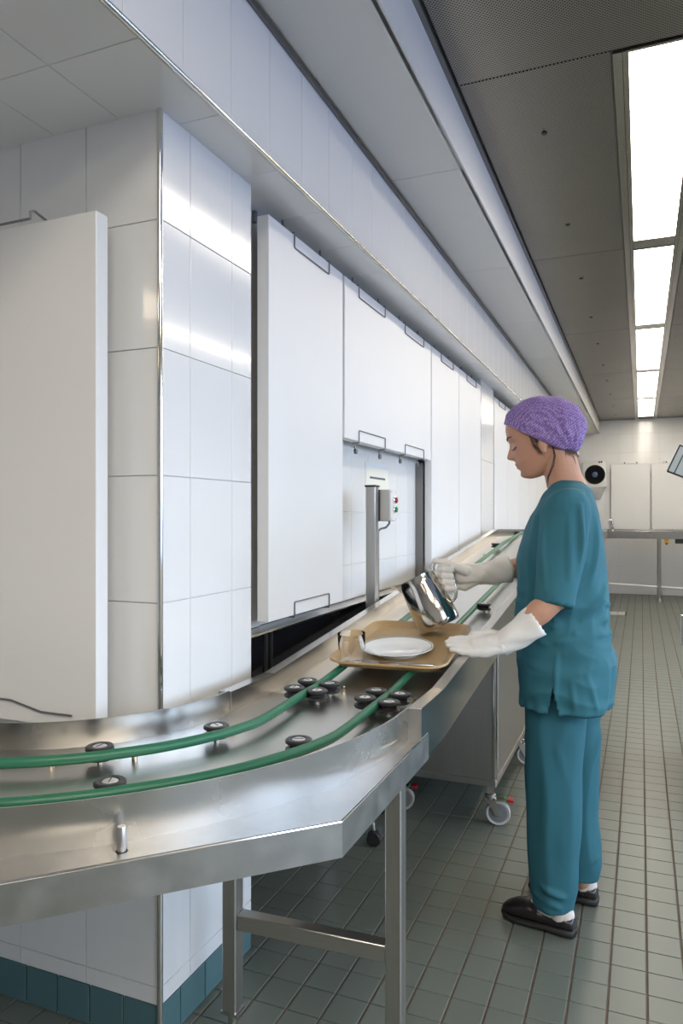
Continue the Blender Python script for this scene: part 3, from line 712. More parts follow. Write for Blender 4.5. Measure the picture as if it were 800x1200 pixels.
def trolley(x0, x1, y0, y1, z1, label):
    t = thing('steel_trolley', label, 'trolley', ((x0+x1)/2, (y0+y1)/2, 0), 'stainless trolleys under the conveyor')
    z0 = 0.185
    box(x0, x1, y0, y1, z0, z1).build('body', 'steel_z', t, bevel=0.004)
    box(x0-0.004, x1+0.004, y0-0.004, y1+0.004, z0-0.012, z0+0.018).build('bottom_rail', 'steel_x', t, bevel=0.003)
    box(x1-0.014, x1+0.006, y0-0.006, y0+0.012, z0+0.02, z1).build('corner_strip', 'chrome', t, bevel=0.004, seg=2)
    d = box(x1+0.001, x1+0.006, y0+0.03, y1-0.02, z0+0.04, z1-0.02).build('side_panel', 'steel_z', t, bevel=0.002)
    MB().tube([(x1-0.10, y0-0.004, z1-0.14), (x1-0.10, y0-0.03, z1-0.14), (x1-0.04, y0-0.03, z1-0.14), (x1-0.04, y0-0.004, z1-0.14)], 0.006, 10).build('handle', 'dark_steel', t)
    for x in (x0+0.05, x1-0.03):
        for k, yv in enumerate((y0+0.04, y1-0.06)):
            caster(t, x, yv, z0, yaw=R(8 if k == 0 else 20), brake=True)
trolley(-1.08, -0.572, 3.10, 4.02, 0.84, 'stainless trolley on braked casters under the rising conveyor, next to the worker')
trolley(-1.10, -0.60, 4.14, 5.05, 0.93, 'stainless trolley on casters standing behind the other trolley under the conveyor')

# swivel stool pushed in below
st = thing('swivel_stool', 'swivel stool with chrome star base and black twin casters under the conveyor', 'stool', (-1.25, 2.85, 0))
sc = Vector((-1.25, 2.85, 0))
MB().cyl(sc+Vector((0,0,0.08)), sc+Vector((0,0,0.42)), 0.025, n=18).build('column', 'chrome', st)
MB().lathe([(0.002, 0.48), (0.15, 0.48), (0.165, 0.465), (0.165, 0.435), (0.15, 0.42), (0.002, 0.42)], sc, n=36).build('seat', 'black', st)
for k in range(5):
    a = R(-20.2+72*k); d = Vector((math.cos(a), math.sin(a), 0)); e = sc+d*0.27
    ar = MB().tube([sc+d*0.02+Vector((0,0,0.10)), sc+d*0.12+Vector((0,0,0.125)), sc+d*0.22+Vector((0,0,0.115)), sc+d*0.265+Vector((0,0,0.085)), e+Vector((0,0,0.055))], [0.016, 0.014, 0.012, 0.010, 0.007], 12).build('base_arm', 'chrome', st)
    pr = Vector((-d.y, d.x, 0)); wx = (d*0.8+pr*0.6).normalized(); wy = Vector((-wx.y, wx.x, 0))
    for s in (-1, 1):
        MB().lathe([(0.004, -0.010), (0.024, -0.010), (0.028, -0.006), (0.028, 0.006), (0.024, 0.010), (0.004, 0.010)], e+wy*0.014*s+Vector((0,0,0.028)), wy, 24).build('wheel', 'black', ar)
    MB().sphere(e+Vector((0,0,0.040)), 0.022, 0.022, 0.020).build('caster_hood', 'black', ar)

# ================================================================== far end of the room
fc = thing('far_conveyor', 'stainless conveyor table on steel legs along the far tiled wall', 'conveyor', (0.3, 12.45, 0))
box(-1.0, 3.0, 12.15, 12.75, 1.05, 1.06).build('deck', 'steel_x', fc, smooth=False)
box(-0.52, 3.0, 12.14, 12.155, 0.97, 1.085).build('apron', 'steel_far', fc, bevel=0.002)
box(-1.0, -0.50, 12.30, 12.315, 1.00, 1.10).build('end_rim', 'steel_far', fc, bevel=0.002)
box(-1.0, 3.0, 12.74, 12.76, 1.0, 1.10).build('rear_rim', 'steel_far', fc, bevel=0.002)
for x in (-0.7, 0.26, 1.2, 2.2):
    for yv in (12.2, 12.68):
        l = box(x-0.025, x+0.025, yv-0.025, yv+0.025, 0.06, 1.05).build('leg', 'steel_far', fc, bevel=0.003)
        MB().cyl((x, yv, 0.06), (x, yv, 0.0), 0.018, 0.026, n=14).build('foot', 'steel_z', l)
MB().tube([(-0.9, 12.2, 0.27), (0.235, 12.2, 0.225)], 0.018, 12).build('lower_rail', 'white_plastic', fc)
MB().tube([(0.285, 12.2, 0.225), (0.9, 12.2, 0.20)], 0.018, 12).build('lower_rail', 'white_plastic', fc)
box(-0.35, 0.15, 12.42, 12.48, 0.99, 1.03).build('motor_cover', 'steel', fc, bevel=0.003)
es = box(0.33, 0.39, 12.17, 12.22, 0.90, 0.97).build('stop_switch', 'yellow', fc, bevel=0.004)
MB().lathe([(0.002, 0.022), (0.016, 0.020), (0.020, 0.012), (0.012, 0.004), (0.012, 0.0)], (0.36, 12.17, 0.905), (0,-0.6,-0.8), 16).build('stop_button', 'red', es)
box(0.48, 0.66, 12.17, 12.25, 0.90, 0.97).build('drive_box', 'black', fc, bevel=0.006)
# panels on the far wall
for (x0, x1, lab) in ((-0.47, 0.135, 'white panel clipped to the far wall above the tap'), (0.165, 0.78, 'white panel clipped to the far wall behind the hanging screen')):
    t = thing('clipped_panel', lab, 'panel', ((x0+x1)/2, FAR-0.03, 1.1), 'white panels on the far wall')
    box(x0, x1, FAR-0.085, FAR-0.04, 1.10, 2.19).build('board', 'panel', t, bevel=0.002)
    c = box((x0+x1)/2-0.13, (x0+x1)/2+0.13, FAR-0.09, FAR-0.012, 2.192, 2.235).build('clip_bar', 'white_plastic', t, bevel=0.003)
    for s in (-0.09, 0.10): MB().lathe([(0.001, 0.004), (0.012, 0.004), (0.012, -0.002)], ((x0+x1)/2+s, FAR-0.09, 2.213), (0,-1,0), 12).build('screw', 'black', c)
# tap / spray nozzle
t = thing('tap', 'small chrome swan-neck tap on the conveyor table at the far wall', 'tap', (-0.42, 12.32, 1.06))
MB().tube([(-0.42, 12.30, 1.06), (-0.42, 12.30, 1.20), (-0.43, 12.29, 1.25), (-0.46, 12.28, 1.265), (-0.49, 12.27, 1.24), (-0.495, 12.27, 1.19)], [0.018, 0.017, 0.017, 0.017, 0.016, 0.015], 12).build('spout', 'chrome', t)
MB().lathe([(0.03, 0.0), (0.03, 0.02), (0.018, 0.03)], (-0.42, 12.30, 1.0605), n=18).build('base', 'chrome', t)
MB().tube([(-0.42, 12.29, 1.12), (-0.41, 12.25, 1.13)], [0.010, 0.008], 10).build('lever', 'black', t)
# wall fan unit
t = thing('wall_fan', 'white wall-mounted fan unit with round dark grille on the far wall', 'fan', (-0.72, FAR-0.1, 1.75))
fm = Matrix.Translation((-0.735, FAR-0.11, 2.02)) @ Matrix.Rotation(R(-4), 4, 'Y')
MB().box(-0.185, 0.185, -0.09, 0.10, -0.225, 0.235).xf(fm).build('housing', 'white_plastic', t, bevel=0.02, seg=3)
MB().lathe([(0.002, 0.012), (0.158, 0.012), (0.165, 0.004), (0.165, -0.004)], (0.012, -0.09, 0.0), (0,-1,0), 40).xf(fm).build('grille', 'fan_grill', t)
for k in range(5):
    r = 0.055+0.022*k
    MB().lathe([(r, 0.012), (r+0.002, 0.0145), (r+0.005, 0.0145), (r+0.007, 0.012)], (0.012, -0.09, 0.0), (0,-1,0), 40).xf(fm).build('grille_ring', 'black', t)
MB().lathe([(0.002, 0.026), (0.03, 0.024), (0.046, 0.016), (0.048, 0.010)], (0.012, -0.09, 0.0), (0,-1,0), 24).xf(fm).build('hub', 'blue_hub', t)
for s in (0.095, 0.13): MB().lathe([(0.002, 0.012), (0.014, 0.012), (0.016, 0.0)], (s, -0.09, 0.205), (0,-1,0), 14).xf(fm).build('knob', 'black', t)
MB().add([(-0.86, FAR-0.19, 1.80), (-0.58, FAR-0.19, 1.80), (-0.58, FAR-0.008, 1.80), (-0.86, FAR-0.008, 1.80), (-0.80, FAR-0.06, 1.62), (-0.64, FAR-0.06, 1.62), (-0.64, FAR-0.008, 1.60), (-0.80, FAR-0.008, 1.60)],
         [(0,1,2,3),(4,7,6,5),(0,4,5,1),(1,5,6,2),(2,6,7,3),(3,7,4,0)]).build('bracket', 'white_plastic', t)
# hanging screen on an arm from the ceiling
t = thing('hanging_screen', 'tilted grey screen in a dark frame hung from the ceiling near the far panels', 'screen', (0.36, 5.0, CEIL))
sm = Matrix.Translation((0.25, 5.0, 1.66)) @ Matrix.Rotation(R(24), 4, 'Y')
MB().box(-0.072, 0.072, -0.012, 0.012, -0.092, 0.092).xf(sm).build('frame', 'black', t, bevel=0.004)
MB().box(-0.064, -0.030, -0.0145, -0.011, -0.083, 0.083).xf(sm).build('screen_face', 'screen', t, bevel=0.002)
MB().box(-0.024, 0.064, -0.0145, -0.011, -0.083, 0.083).xf(sm).build('screen_face', 'screen', t, bevel=0.002)
MB().box(-0.080, -0.073, -0.012, 0.02, -0.06, 0.092).xf(sm).build('side_cover', 'white_plastic', t, bevel=0.002)
MB().tube([(0.30, 5.02, 1.69), (0.40, 5.06, 1.72), (0.42, 5.06, 1.80), (0.42, 5.06, CEIL)], 0.012, 12).build('arm', 'steel_z', t)
# cabinet at the right of the aisle
t = thing('work_cabinet', 'stainless work cabinet standing on the right side of the aisle', 'cabinet', (0.52, 4.0, 0))
box(0.222, 0.90, 3.52, 4.50, 0.10, 0.97).build('body', 'steel_z', t, bevel=0.004)
box(0.216, 0.91, 3.51, 4.51, 0.97, 1.01).build('worktop', 'steel_x', t, bevel=0.004)
for yv in (3.54, 4.02):
    dr = box(0.216, 0.223, yv, yv+0.46, 0.13, 0.94).build('door', 'steel_z', t, bevel=0.002)
    MB().tube([(0.217, yv+0.40, 0.62), (0.206, yv+0.40, 0.62), (0.206, yv+0.40, 0.78), (0.217, yv+0.40, 0.78)], 0.005, 8).build('handle', 'chrome', dr)
for x in (0.26, 0.86):
    for yv in (3.56, 4.46): MB().cyl((x, yv, 0), (x, yv, 0.10), 0.022, n=14).build('foot', 'steel_z', t)
# drain grate let into the floor
t = thing('floor_drain', 'narrow pale steel drain cover in the floor of the aisle', 'drain', (-0.35, 10.55, 0))
box(-0.75, -0.20, 10.35, 10.65, 0.0005, 0.010).build('cover', 'box_grey', t, bevel=0.002)
box(-0.198, -0.185, 10.35, 10.65, 0.0005, 0.012).build('end_strip', 'sole', t)
for k in range(5): box(-0.70+0.1*k, -0.69+0.1*k, 10.37, 10.63, 0.0102, 0.0106).build('slot', 'dark_steel', t, smooth=False)

# ================================================================== the worker
def interp(tab, z):
    tab = sorted(tab)
    if z <= tab[0][0]: return tab[0][1]
    for (a, va), (b, vb) in zip(tab, tab[1:]):
        if z <= b:
            q = (z-a)/(b-a); return va+(vb-va)*q
    return tab[-1][1]
def sgnpow(v, e): return math.copysign(abs(v)**e, v)
def remesh(mbs, name, voxel, smooth=4, fac=0.5):
    """union of closed shells into one continuous surface"""
    m = MB()
    for q in mbs: m.add(q.v, q.f)
    me = m.mesh(name); ob = bpy.data.objects.new(name, me); C.objects.link(ob)
    r = ob.modifiers.new('r', 'REMESH'); r.mode = 'VOXEL'; r.voxel_size = voxel
    if smooth:
        sm_ = ob.modifiers.new('s', 'SMOOTH'); sm_.iterations = smooth; sm_.factor = fac
    dg = bpy.context.evaluated_depsgraph_get(); dg.update()
    out = bpy.data.meshes.new_from_object(ob.evaluated_get(dg))
    bpy.data.objects.remove(ob); out.name = name
    for p in out.polygons: p.use_smooth = True
    return out
def chain(pts, rad, n=16):
    """tapered limb with rounded ends"""
    m = MB(); m.tube(pts, list(rad), n)
    for p, r in zip(pts, rad): m.sphere(p, r, n=14, m=10)
    return m
def place(name, me, m, parent):
    o = abs_loc(parent)
    for v in me.vertices: v.co -= o
    return link(name, me, m, parent)
PYM = 2.51
person = thing('person', 'worker in teal scrubs, purple cap and white gloves pouring from a jug', 'person', (-0.27, PYM, 0))

# ---- head (built upright in p = forward, q = up, then bowed by 14 degrees)
HC = Vector((-0.31, PYM, 1.59)); TILT = R(14)
fwd = Vector((-math.cos(TILT), 0, -math.sin(TILT))); upv = Vector((-math.sin(TILT), 0, math.cos(TILT)))
def hp(p, y, q): return HC+fwd*p+upv*q+Vector((0, y, 0))
front = [(-.124,.066),(-.116,.085),(-.108,.092),(-.098,.094),(-.088,.0945),(-.075,.099),(-.065,.1015),(-.054,.0995),(-.03,.101),(-.01,.101),(.008,.1035),(.022,.108),(.034,.110),(.057,.108),(.08,.098),(.1,.078),(.115,.045),(.121,.015)]
back = [(-.124,.03),(-.116,.01),(-.108,-.005),(-.09,-.035),(-.06,-.06),(-.03,-.08),(0,-.092),(.03,-.097),(.06,-.092),(.09,-.07),(.11,-.04),(.121,-.0)]
width = [(-.124,.018),(-.116,.027),(-.108,.033),(-.09,.043),(-.06,.055),(-.03,.062),(0,.067),(.03,.071),(.06,.072),(.09,.06),(.11,.038),(.121,.01)]
nose = [(-.056,0),(-.050,.006),(-.045,.017),(-.039,.0255),(-.033,.0265),(-.024,.0215),(-.013,.0155),(-.002,.009),(.008,.004),(.018,0)]
nsig = [(-.056,.011),(-.036,.0105),(-.015,.0075),(.012,.007)]
rings = []
NH = 96
for i in range(121):
    q = -.124+.245*i/120
    f_, b_, w_ = interp(front, q), interp(back, q), interp(width, q)
    pm_, a_ = (f_+b_)/2, (f_-b_)/2
    ring = []
    for j in range(NH):
        th = 2*PI*j/NH; c0, s0 = math.cos(th), math.sin(th)
        p = pm_+a_*sgnpow(c0, 0.80 if c0 > 0 else 0.9); y = w_*sgnpow(s0, 0.88)
        if c0 > 0:
            g = lambda y0, q0, sy_, sq_: math.exp(-((abs(y)-y0)/sy_)**2/2-((q-q0)/sq_)**2/2)
            p += interp(nose, q)*math.exp(-(y/interp(nsig, q))**2/2)*min(1, c0*3)
            p += 0.006*g(0.011, -0.042, 0.005, 0.006)                      # nostril wings
            p -= 0.011*g(0.031, -0.003, 0.013, 0.011)                       # eye socket
            p += 0.008*g(0.031, -0.008, 0.010, 0.008)                       # lowered lid
            p += 0.004*g(0.028, 0.016, 0.016, 0.006)                       # brow
            p += 0.0050*g(0.0, -0.0655, 0.016, 0.0038)+0.0058*g(0.0, -0.0785, 0.014, 0.0042)-0.004*g(0.0, -0.072, 0.018, 0.0022)-0.003*g(0, -.09, .015, .005)
            p += 0.004*g(0.0, -0.108, 0.014, 0.008)
        ring.append(hp(p, y, q))
    rings.append(ring)
head = MB().loft(rings)
ears = MB()
for s in (-1, 1):
    rot = Matrix.Rotation(TILT, 3, 'Y') @ Matrix.Rotation(s*R(-16), 3, 'Z')
    ears.sphere(hp(-0.010, s*0.066, -0.026), 0.017, 0.007, 0.028, rot=rot)
    ears.sphere(hp(-0.004, s*0.067, -0.050), 0.009, 0.007, 0.011, rot=rot)
neck = chain([(-0.252, PYM, 1.53), (-0.240, PYM, 1.46), (-0.222, PYM, 1.41), (-0.222, PYM, 1.36)], [0.053, 0.0585, 0.064, 0.075], 24)
torso = MB()
for q in ([(-0.235, 1.34, 0.085, 0.155), (-0.24, 1.2, 0.10, 0.15), (-0.24, 1.05, 0.105, 0.13), (-0.235, 0.95, 0.11, 0.145), (-0.225, 0.82, 0.115, 0.15)],):
    torso.loft([[Vector((x+a*math.cos(2*PI*j/32), PYM+b*math.sin(2*PI*j/32), z)) for j in range(32)] for x, z, a, b in q])
# left arm (nearer the aisle entrance) and right arm
L_SH, L_EL, L_WR = (-0.225, 2.345, 1.345), (-0.240, 2.292, 1.078), (-0.395, 2.235, 0.938)
R_SH, R_EL, R_WR = (-0.235, 2.675, 1.345), (-0.310, 2.670, 1.160), (-0.511, 2.495, 1.129)
def arm(sh, el, wr, k=1.0):
    sh, el, wr = Vector(sh), Vector(el), Vector(wr)
    return chain([sh, sh.lerp(el, 0.5), el, el.lerp(wr, 0.3), el.lerp(wr, 0.65), wr], [0.048*k, 0.043*k, 0.039*k, 0.0395*k, 0.031*k, 0.020*k], 20)
arms = [arm(L_SH, L_EL, L_WR), arm(R_SH, R_EL, R_WR)]
hands = [chain([L_WR, (-0.44, 2.230, 0.932), (-0.46, 2.226, 0.930)], [0.018, 0.014, 0.008]), chain([R_WR, (-0.556, 2.490, 1.121), (-0.580, 2.489, 1.114)], [0.018, 0.014, 0.010])]
legs = [chain([(-0.235, 2.445, 0.80), (-0.262, 2.44, 0.45), (-0.262, 2.42, 0.08)], [0.070, 0.055, 0.033], 20), chain([(-0.215, 2.585, 0.80), (-0.215, 2.59, 0.45), (-0.190, 2.615, 0.08)], [0.070, 0.052, 0.033], 20)]
body = remesh([head, ears, neck, torso]+arms+hands+legs, 'body', 0.0038, smooth=2, fac=0.4)
col = body.color_attributes.new('tint', 'FLOAT_COLOR', 'POINT')
base = Vector((0.52, 0.272, 0.172))
for i, v in enumerate(body.vertices):
    d = v.co-HC; p, q, y = d.dot(fwd), d.dot(upv), d.y
    c = base.copy()
    if p > 0.06 and abs(y) < 0.03:
        k = math.exp(-((q+0.072)/0.0095)**2)*math.exp(-(y/0.019)**2)
        k = min(1, k*1.4)
        c = c.lerp(Vector((0.34, 0.10, 0.085)), k)
        k = math.exp(-((q+0.072)/0.0022)**2)*math.exp(-(y/0.021)**2); c = c.lerp(Vector((0.16, 0.045, 0.04)), k*0.7)
    if p > 0.02 and abs(q+0.03) < 0.06:
        k = math.exp(-((q+0.035)/0.026)**2-((abs(y)-0.045)/0.02)**2); c = c.lerp(Vector((0.52, 0.24, 0.17)), k*0.6)
    col.data[i].color = (c.x, c.y, c.z, 1)
place('body', body, 'skin', person)

# ---- eyebrows, lashes, hair
for s in (-1, 1):
    br = []
    for k in range(9):
        a = k/8; y = s*(0.012+0.040*a); q = 0.018+0.009*math.sin(a*PI*0.75)
        f_, w_ = interp(front, q), interp(width, q); b_ = interp(back, q)
        c0 = math.sqrt(max(0, 1-(abs(y)/w_)**(2/0.88)))
        br.append(hp((f_+b_)/2+(f_-b_)/2*c0**0.8+0.0022, y, q))
    MB().tube(br, [0.0012, 0.0022, 0.0026, 0.0026, 0.0024, 0.002, 0.0017, 0.0013, 0.0008], 8).build('eyebrow', 'hair', person)
    la = []
    for k in range(9):
        a = k/8; y = s*(0.018+0.028*a); q = -0.015+0.003*a-0.004*math.sin(a*PI)
        f_, w_, b_ = interp(front, q), interp(width, q), interp(back, q)
        c0 = math.sqrt(max(0, 1-(abs(y)/w_)**(2/0.88)))
        la.append(hp((f_+b_)/2+(f_-b_)/2*c0**0.8+0.0015, y, q))
    MB().tube(la, 0.0017, 8).build('eyelashes', 'hair', person)
hair = MB()
random.seed(3)
def strand(pts, r): hair.tube(pts, [r]+[r*0.9]*(len(pts)-2)+[r*0.2], 6)
for k in range(16):      # wisps in front of the ears
    for s in (-1, 1):
        p0 = 0.030-0.0030*k+random.uniform(-.002, .002); L = random.uniform(0.03, 0.075) if k < 8 else random.uniform(0.012, 0.03)
        yb = 0.0665
        strand([hp(p0, s*(yb+0.001), 0.012), hp(p0-0.003, s*(yb+0.0005), -L*0.4), hp(p0-0.010, s*(yb-0.003), -L*0.75), hp(p0-0.016+random.uniform(-.006, .004), s*(yb-0.006), -L)], 0.0011)
for k in range(46):      # hair at the nape, tucked under the cap
    a = -1.15+2.3*k/45
    x0 = -0.250+0.053*math.cos(a); y0 = PYM+0.053*math.sin(a)
    L = random.uniform(0.008, 0.026)
    strand([(x0-0.004, y0, 1.560), (x0+0.000, y0, 1.546-L*0.3), (x0+0.0015, y0, 1.542-L)], 0.0012)
for k in range(3):       # long loose strand down the side of the neck
    strand([(-0.268+0.002*k, PYM-0.058, 1.555), (-0.262+0.002*k, PYM-0.060, 1.525), (-0.268+0.003*k, PYM-0.062, 1.495), (-0.283+0.002*k, PYM-0.060, 1.455), (-0.286+0.002*k, PYM-0.059, 1.42)], 0.0012)
strand([(-0.215, PYM-0.03, 1.535), (-0.203, PYM-0.032, 1.52), (-0.196, PYM-0.032, 1.495)], 0.0015)
hair.build('hair', 'hair', person, angle=70)['kind'] = 'stuff'

# ---- scrub cap, lofted from its hem
CAP = [(-0.434,1.641),(-0.427,1.672),(-0.400,1.699),(-0.369,1.718),(-0.344,1.728),(-0.294,1.732),(-0.252,1.723),(-0.217,1.707),(-0.190,1.683),(-0.171,1.647),(-0.166,1.613),(-0.174,1.574),(-0.190,1.546),(-0.211,1.533),(-0.239,1.535)]
h0 = Vector((-0.434, 1.638)); h1 = Vector((-0.228, 1.530))
e1 = (h1-h0).normalized(); e2 = Vector((-e1.y, e1.x))
if e2.y < 0: e2 = -e2
loc = [((Vector(p)-h0).dot(e1), (Vector(p)-h0).dot(e2)) for p in CAP]
def span(h):
    xs_ = []
    for (a, b), (c, d) in zip(loc, loc[1:]):
        if (b-h)*(d-h) <= 0 and abs(b-d) > 1e-6: xs_.append(a+(c-a)*(h-b)/(d-b))
    return (min(xs_), max(xs_)) if len(xs_) > 1 else None
hmax = max(b for a, b in loc)
rings = []; NC = 120; rows = 40
for i in range(rows+1):
    h = 0.004+(hmax-0.006)*(math.sin(i/rows*PI/2))
    sp_ = span(h)
    if sp_ is None: continue
    x0, x1 = sp_; w_ = 0.079*math.sqrt(max(0.0, 1-(max(0, h-0.03)/(hmax-0.028))**2))+0.002
    if h < 0.03: w_ = 0.0775+0.0035*h/0.03
    ring = []
    for j in range(NC):
        th = 2*PI*j/NC
        cx = (x0+x1)/2-(x1-x0)/2*sgnpow(math.cos(th), 0.9); y = w_*sgnpow(math.sin(th), 0.85)
        P2 = h0+e1*cx+e2*h
        v = Vector((P2.x, PYM+y, P2.y))
        # gathers: ridges fanning from the back of the hem
        d = v-Vector((-0.20, PYM, 1.53)); ang = math.atan2(d.z, -d.x)
        fold = 0.0042*math.sin(ang*15+3*noise.noise(v*14))*min(1, d.length/0.05)*max(0.0, 1-d.length/0.26)
        fold += 0.0045*noise.noise(Vector((v.x*22, v.y*9, v.z*30)))
        k = min(1, h/0.02)
        nv = (v-Vector((-0.30, PYM, 1.60))).normalized()
        ring.append(v+nv*fold*k)
    rings.append(ring)
hem = [v.lerp(Vector((-0.32, PYM, 1.60)), 0.10) for v in rings[0]]
capm = MB().loft([hem]+rings, cap0=False, cap1=True)
capm.build('scrub_cap', 'cap', person, angle=80)

# ---- tunic
TF = [(1.440,-.262),(1.404,-.294),(1.37,-.313),(1.33,-.335),(1.278,-.358),(1.226,-.375),(1.182,-.384),(1.109,-.385),(1.022,-.385),(.936,-.382),(.863,-.378),(.821,-.372),(.763,-.369),(.715,-.371)]
TB = [(1.440,-.180),(1.411,-.153),(1.341,-.131),(1.272,-.118),(1.202,-.110),(1.119,-.105),(1.05,-.101),(1.008,-.103),(.939,-.095),(.871,-.084),(.816,-.082),(.779,-.086),(.715,-.094)]
TWD = [(1.440,.055),(1.425,.095),(1.40,.135),(1.37,.165),(1.33,.180),(1.25,.180),(1.15,.170),(1.02,.165),(.93,.172),(.85,.180),(.78,.186),(.715,.188)]
rings = []
for i in range(74):
    z = 0.715+(1.443-0.715)*i/73
    f_, b_, w_ = interp(TF, z), interp(TB, z), interp(TWD, z)
    rings.append([Vector(((f_+b_)/2-(b_-f_)/2*sgnpow(math.cos(2*PI*j/64), 0.85), PYM+w_*sgnpow(math.sin(2*PI*j/64), 0.8), z)) for j in range(64)])
tun = MB().loft(rings)
def sleeve(sh, hem, r0, r1, flat):
    sh, hem = Vector(sh), Vector(hem); ax = (hem-sh).normalized(); a = Vector((0,1,0)).cross(ax).normalized(); b = ax.cross(a)
    rr = []
    for k in range(13):
        q = k/12; r = r0+(r1-r0)*q+0.004*math.sin(q*PI)
        rr.append([sh.lerp(hem, q)+a*(r*math.cos(2*PI*j/28))*1.08+b*(r*flat*math.sin(2*PI*j/28)) for j in range(28)])
    m = MB().loft(rr); m.sphere(sh, r0*1.02, n=20); return m
sl_l = sleeve((-0.213, 2.352, 1.345), (-0.245, 2.292, 1.060), 0.068, 0.0505, 0.95)
sl_r = sleeve((-0.235, 2.668, 1.345), (-0.330, 2.665, 1.175), 0.066, 0.056, 0.95)
tm = remesh([tun, sl_l, sl_r], 'tunic', 0.0045, smooth=4)
ctr = Vector((-0.245, PYM, 0))
def ridge(v, a, b, w):
    """raised crease along the segment a-b"""
    a, b = Vector(a), Vector(b); d = b-a; t_ = max(0, min(1, (v-a).dot(d)/d.length_squared)); dist = (v-(a+d*t_)).length
    return math.exp(-(dist/w)**2)*math.sin(PI*(0.1+0.8*t_))
CRE = [((-0.11, 2.42, 1.07), (-0.23, 2.345, 1.03), 0.010, 0.016), ((-0.10, 2.44, 1.00), (-0.25, 2.345, 0.985), 0.011, 0.015), ((-0.12, 2.40, 0.96), (-0.24, 2.34, 0.935), 0.009, 0.014),
       ((-0.10, 2.45, 1.12), (-0.17, 2.36, 1.01), 0.009, 0.014), ((-0.37, 2.42, 0.99), (-0.28, 2.345, 0.93), 0.009, 0.014), ((-0.13, 2.42, 1.34), (-0.14, 2.37, 1.12), 0.008, 0.016),
       ((-0.30, 2.37, 1.32), (-0.29, 2.35, 1.16), 0.009, 0.018), ((-0.20, 2.29, 1.33), (-0.20, 2.27, 1.14), 0.006, 0.014), ((-0.35, 2.44, 1.24), (-0.31, 2.37, 1.12), 0.006, 0.014),
       ((-0.24, 2.335, 0.90), (-0.245, 2.325, 0.72), 0.004, 0.008), ((-0.095, 2.47, 1.045), (-0.20, 2.35, 1.065), 0.010, 0.011), ((-0.09, 2.47, 0.955), (-0.19, 2.35, 0.965), 0.010, 0.011), ((-0.095, 2.46, 0.905), (-0.22, 2.345, 0.90), 0.007, 0.011), ((-0.37, 2.43, 1.05), (-0.29, 2.35, 1.00), 0.009, 0.011), ((-0.17, 2.30, 1.36), (-0.165, 2.285, 1.16), 0.008, 0.010), ((-0.275, 2.30, 1.30), (-0.262, 2.26, 1.10), 0.007, 0.010), ((-0.155, 2.40, 1.40), (-0.20, 2.32, 1.395), 0.006, 0.010), ((-0.16, 2.35, 0.84), (-0.13, 2.36, 0.73), 0.005, 0.012), ((-0.20, 2.335, 0.82), (-0.19, 2.33, 0.73), 0.005, 0.011)]
tm.calc_loop_triangles()
nrm = [v.normal.copy() for v in tm.vertices]
for v, nn in zip(tm.vertices, nrm):
    c = v.co; d = 0
    for a, b, h, w in CRE: d += 1.9*h*ridge(c, a, b, w*0.8)
    low = max(0, min(1, (1.15-c.z)/0.2))
    d += 0.016*low*(0.5-abs(noise.noise(Vector((c.x*7, c.y*7, c.z*17)))))+0.010*(0.5-abs(noise.noise(Vector((c.x*13+5, c.y*13, c.z*5)))))
    if c.z < 0.76: d += 0.0022*math.sin((c.x-c.y)*95)*min(1, (0.76-c.z)/0.03)
    v.co = c+nn*d
# side slit and open hem: cut the lower cap and a wedge at the side seam
bm = bmesh.new(); bm.from_mesh(tm)
kill = []
for f in bm.faces:
    c = f.calc_center_median()
    if c.z < 0.728 and abs(f.normal.z) > 0.75: kill.append(f)
    elif c.y < PYM-0.10 and c.z < 0.80 and abs(c.x+0.252) < (0.80-c.z)*0.20: kill.append(f)
    elif c.x < -0.355 and c.z > 1.1 and False: kill.append(f)
bmesh.ops.delete(bm, geom=kill, context='FACES')
bm.to_mesh(tm); bm.free()
tn = place('tunic', tm, 'tunic', person)
sd = tn.modifiers.new('cloth_thickness', 'SOLIDIFY'); sd.thickness = 0.002
# stitched lines: side seam and chest pocket edge
MB().tube([(-0.250, 2.333, 1.02), (-0.251, 2.336, 0.95), (-0.252, 2.331, 0.88), (-0.252, 2.327, 0.81)], 0.0016, 6).build('seam', 'trousers', person)

# ---- trousers
NF = [(.80,-.352),(.723,-.352),(.61,-.352),(.467,-.348),(.33,-.346),(.218,-.341),(.136,-.333),(.085,-.322)]
NB = [(.80,-.150),(.742,-.150),(.659,-.164),(.491,-.176),(.299,-.179),(.219,-.186),(.136,-.190),(.085,-.200)]
FF = [(.80,-.330),(.72,-.325),(.61,-.315),(.45,-.305),(.30,-.300),(.15,-.285),(.115,-.280)]
FB = [(.80,-.112),(.722,-.114),(.634,-.130),(.447,-.129),(.306,-.134),(.152,-.126),(.115,-.134)]
def trouser(Fq, Bq, ycf, w0, w1, z0):
    rr = []
    for i in range(60):
        z = z0+(0.80-z0)*i/59; f_, b_ = interp(Fq, z), interp(Bq, z); w_ = w1+(w0-w1)*(z-z0)/(0.80-z0)
        tilt_ = 0.012 if False else 0
        rr.append([Vector(((f_+b_)/2-(b_-f_)/2*sgnpow(math.cos(2*PI*j/48), 0.9), ycf(z)+w_*sgnpow(math.sin(2*PI*j/48), 0.9), z)) for j in range(48)])
    return MB().loft(rr)
t1 = trouser(NF, NB, lambda z: 2.425+0.03*(z/0.8), 0.088, 0.070, 0.075)
t2 = trouser(FF, FB, lambda z: 2.600-0.03*(z/0.8), 0.088, 0.068, 0.105)
trm = remesh([t1, t2], 'trousers', 0.0055, smooth=4)
nrm = [v.normal.copy() for v in trm.vertices]
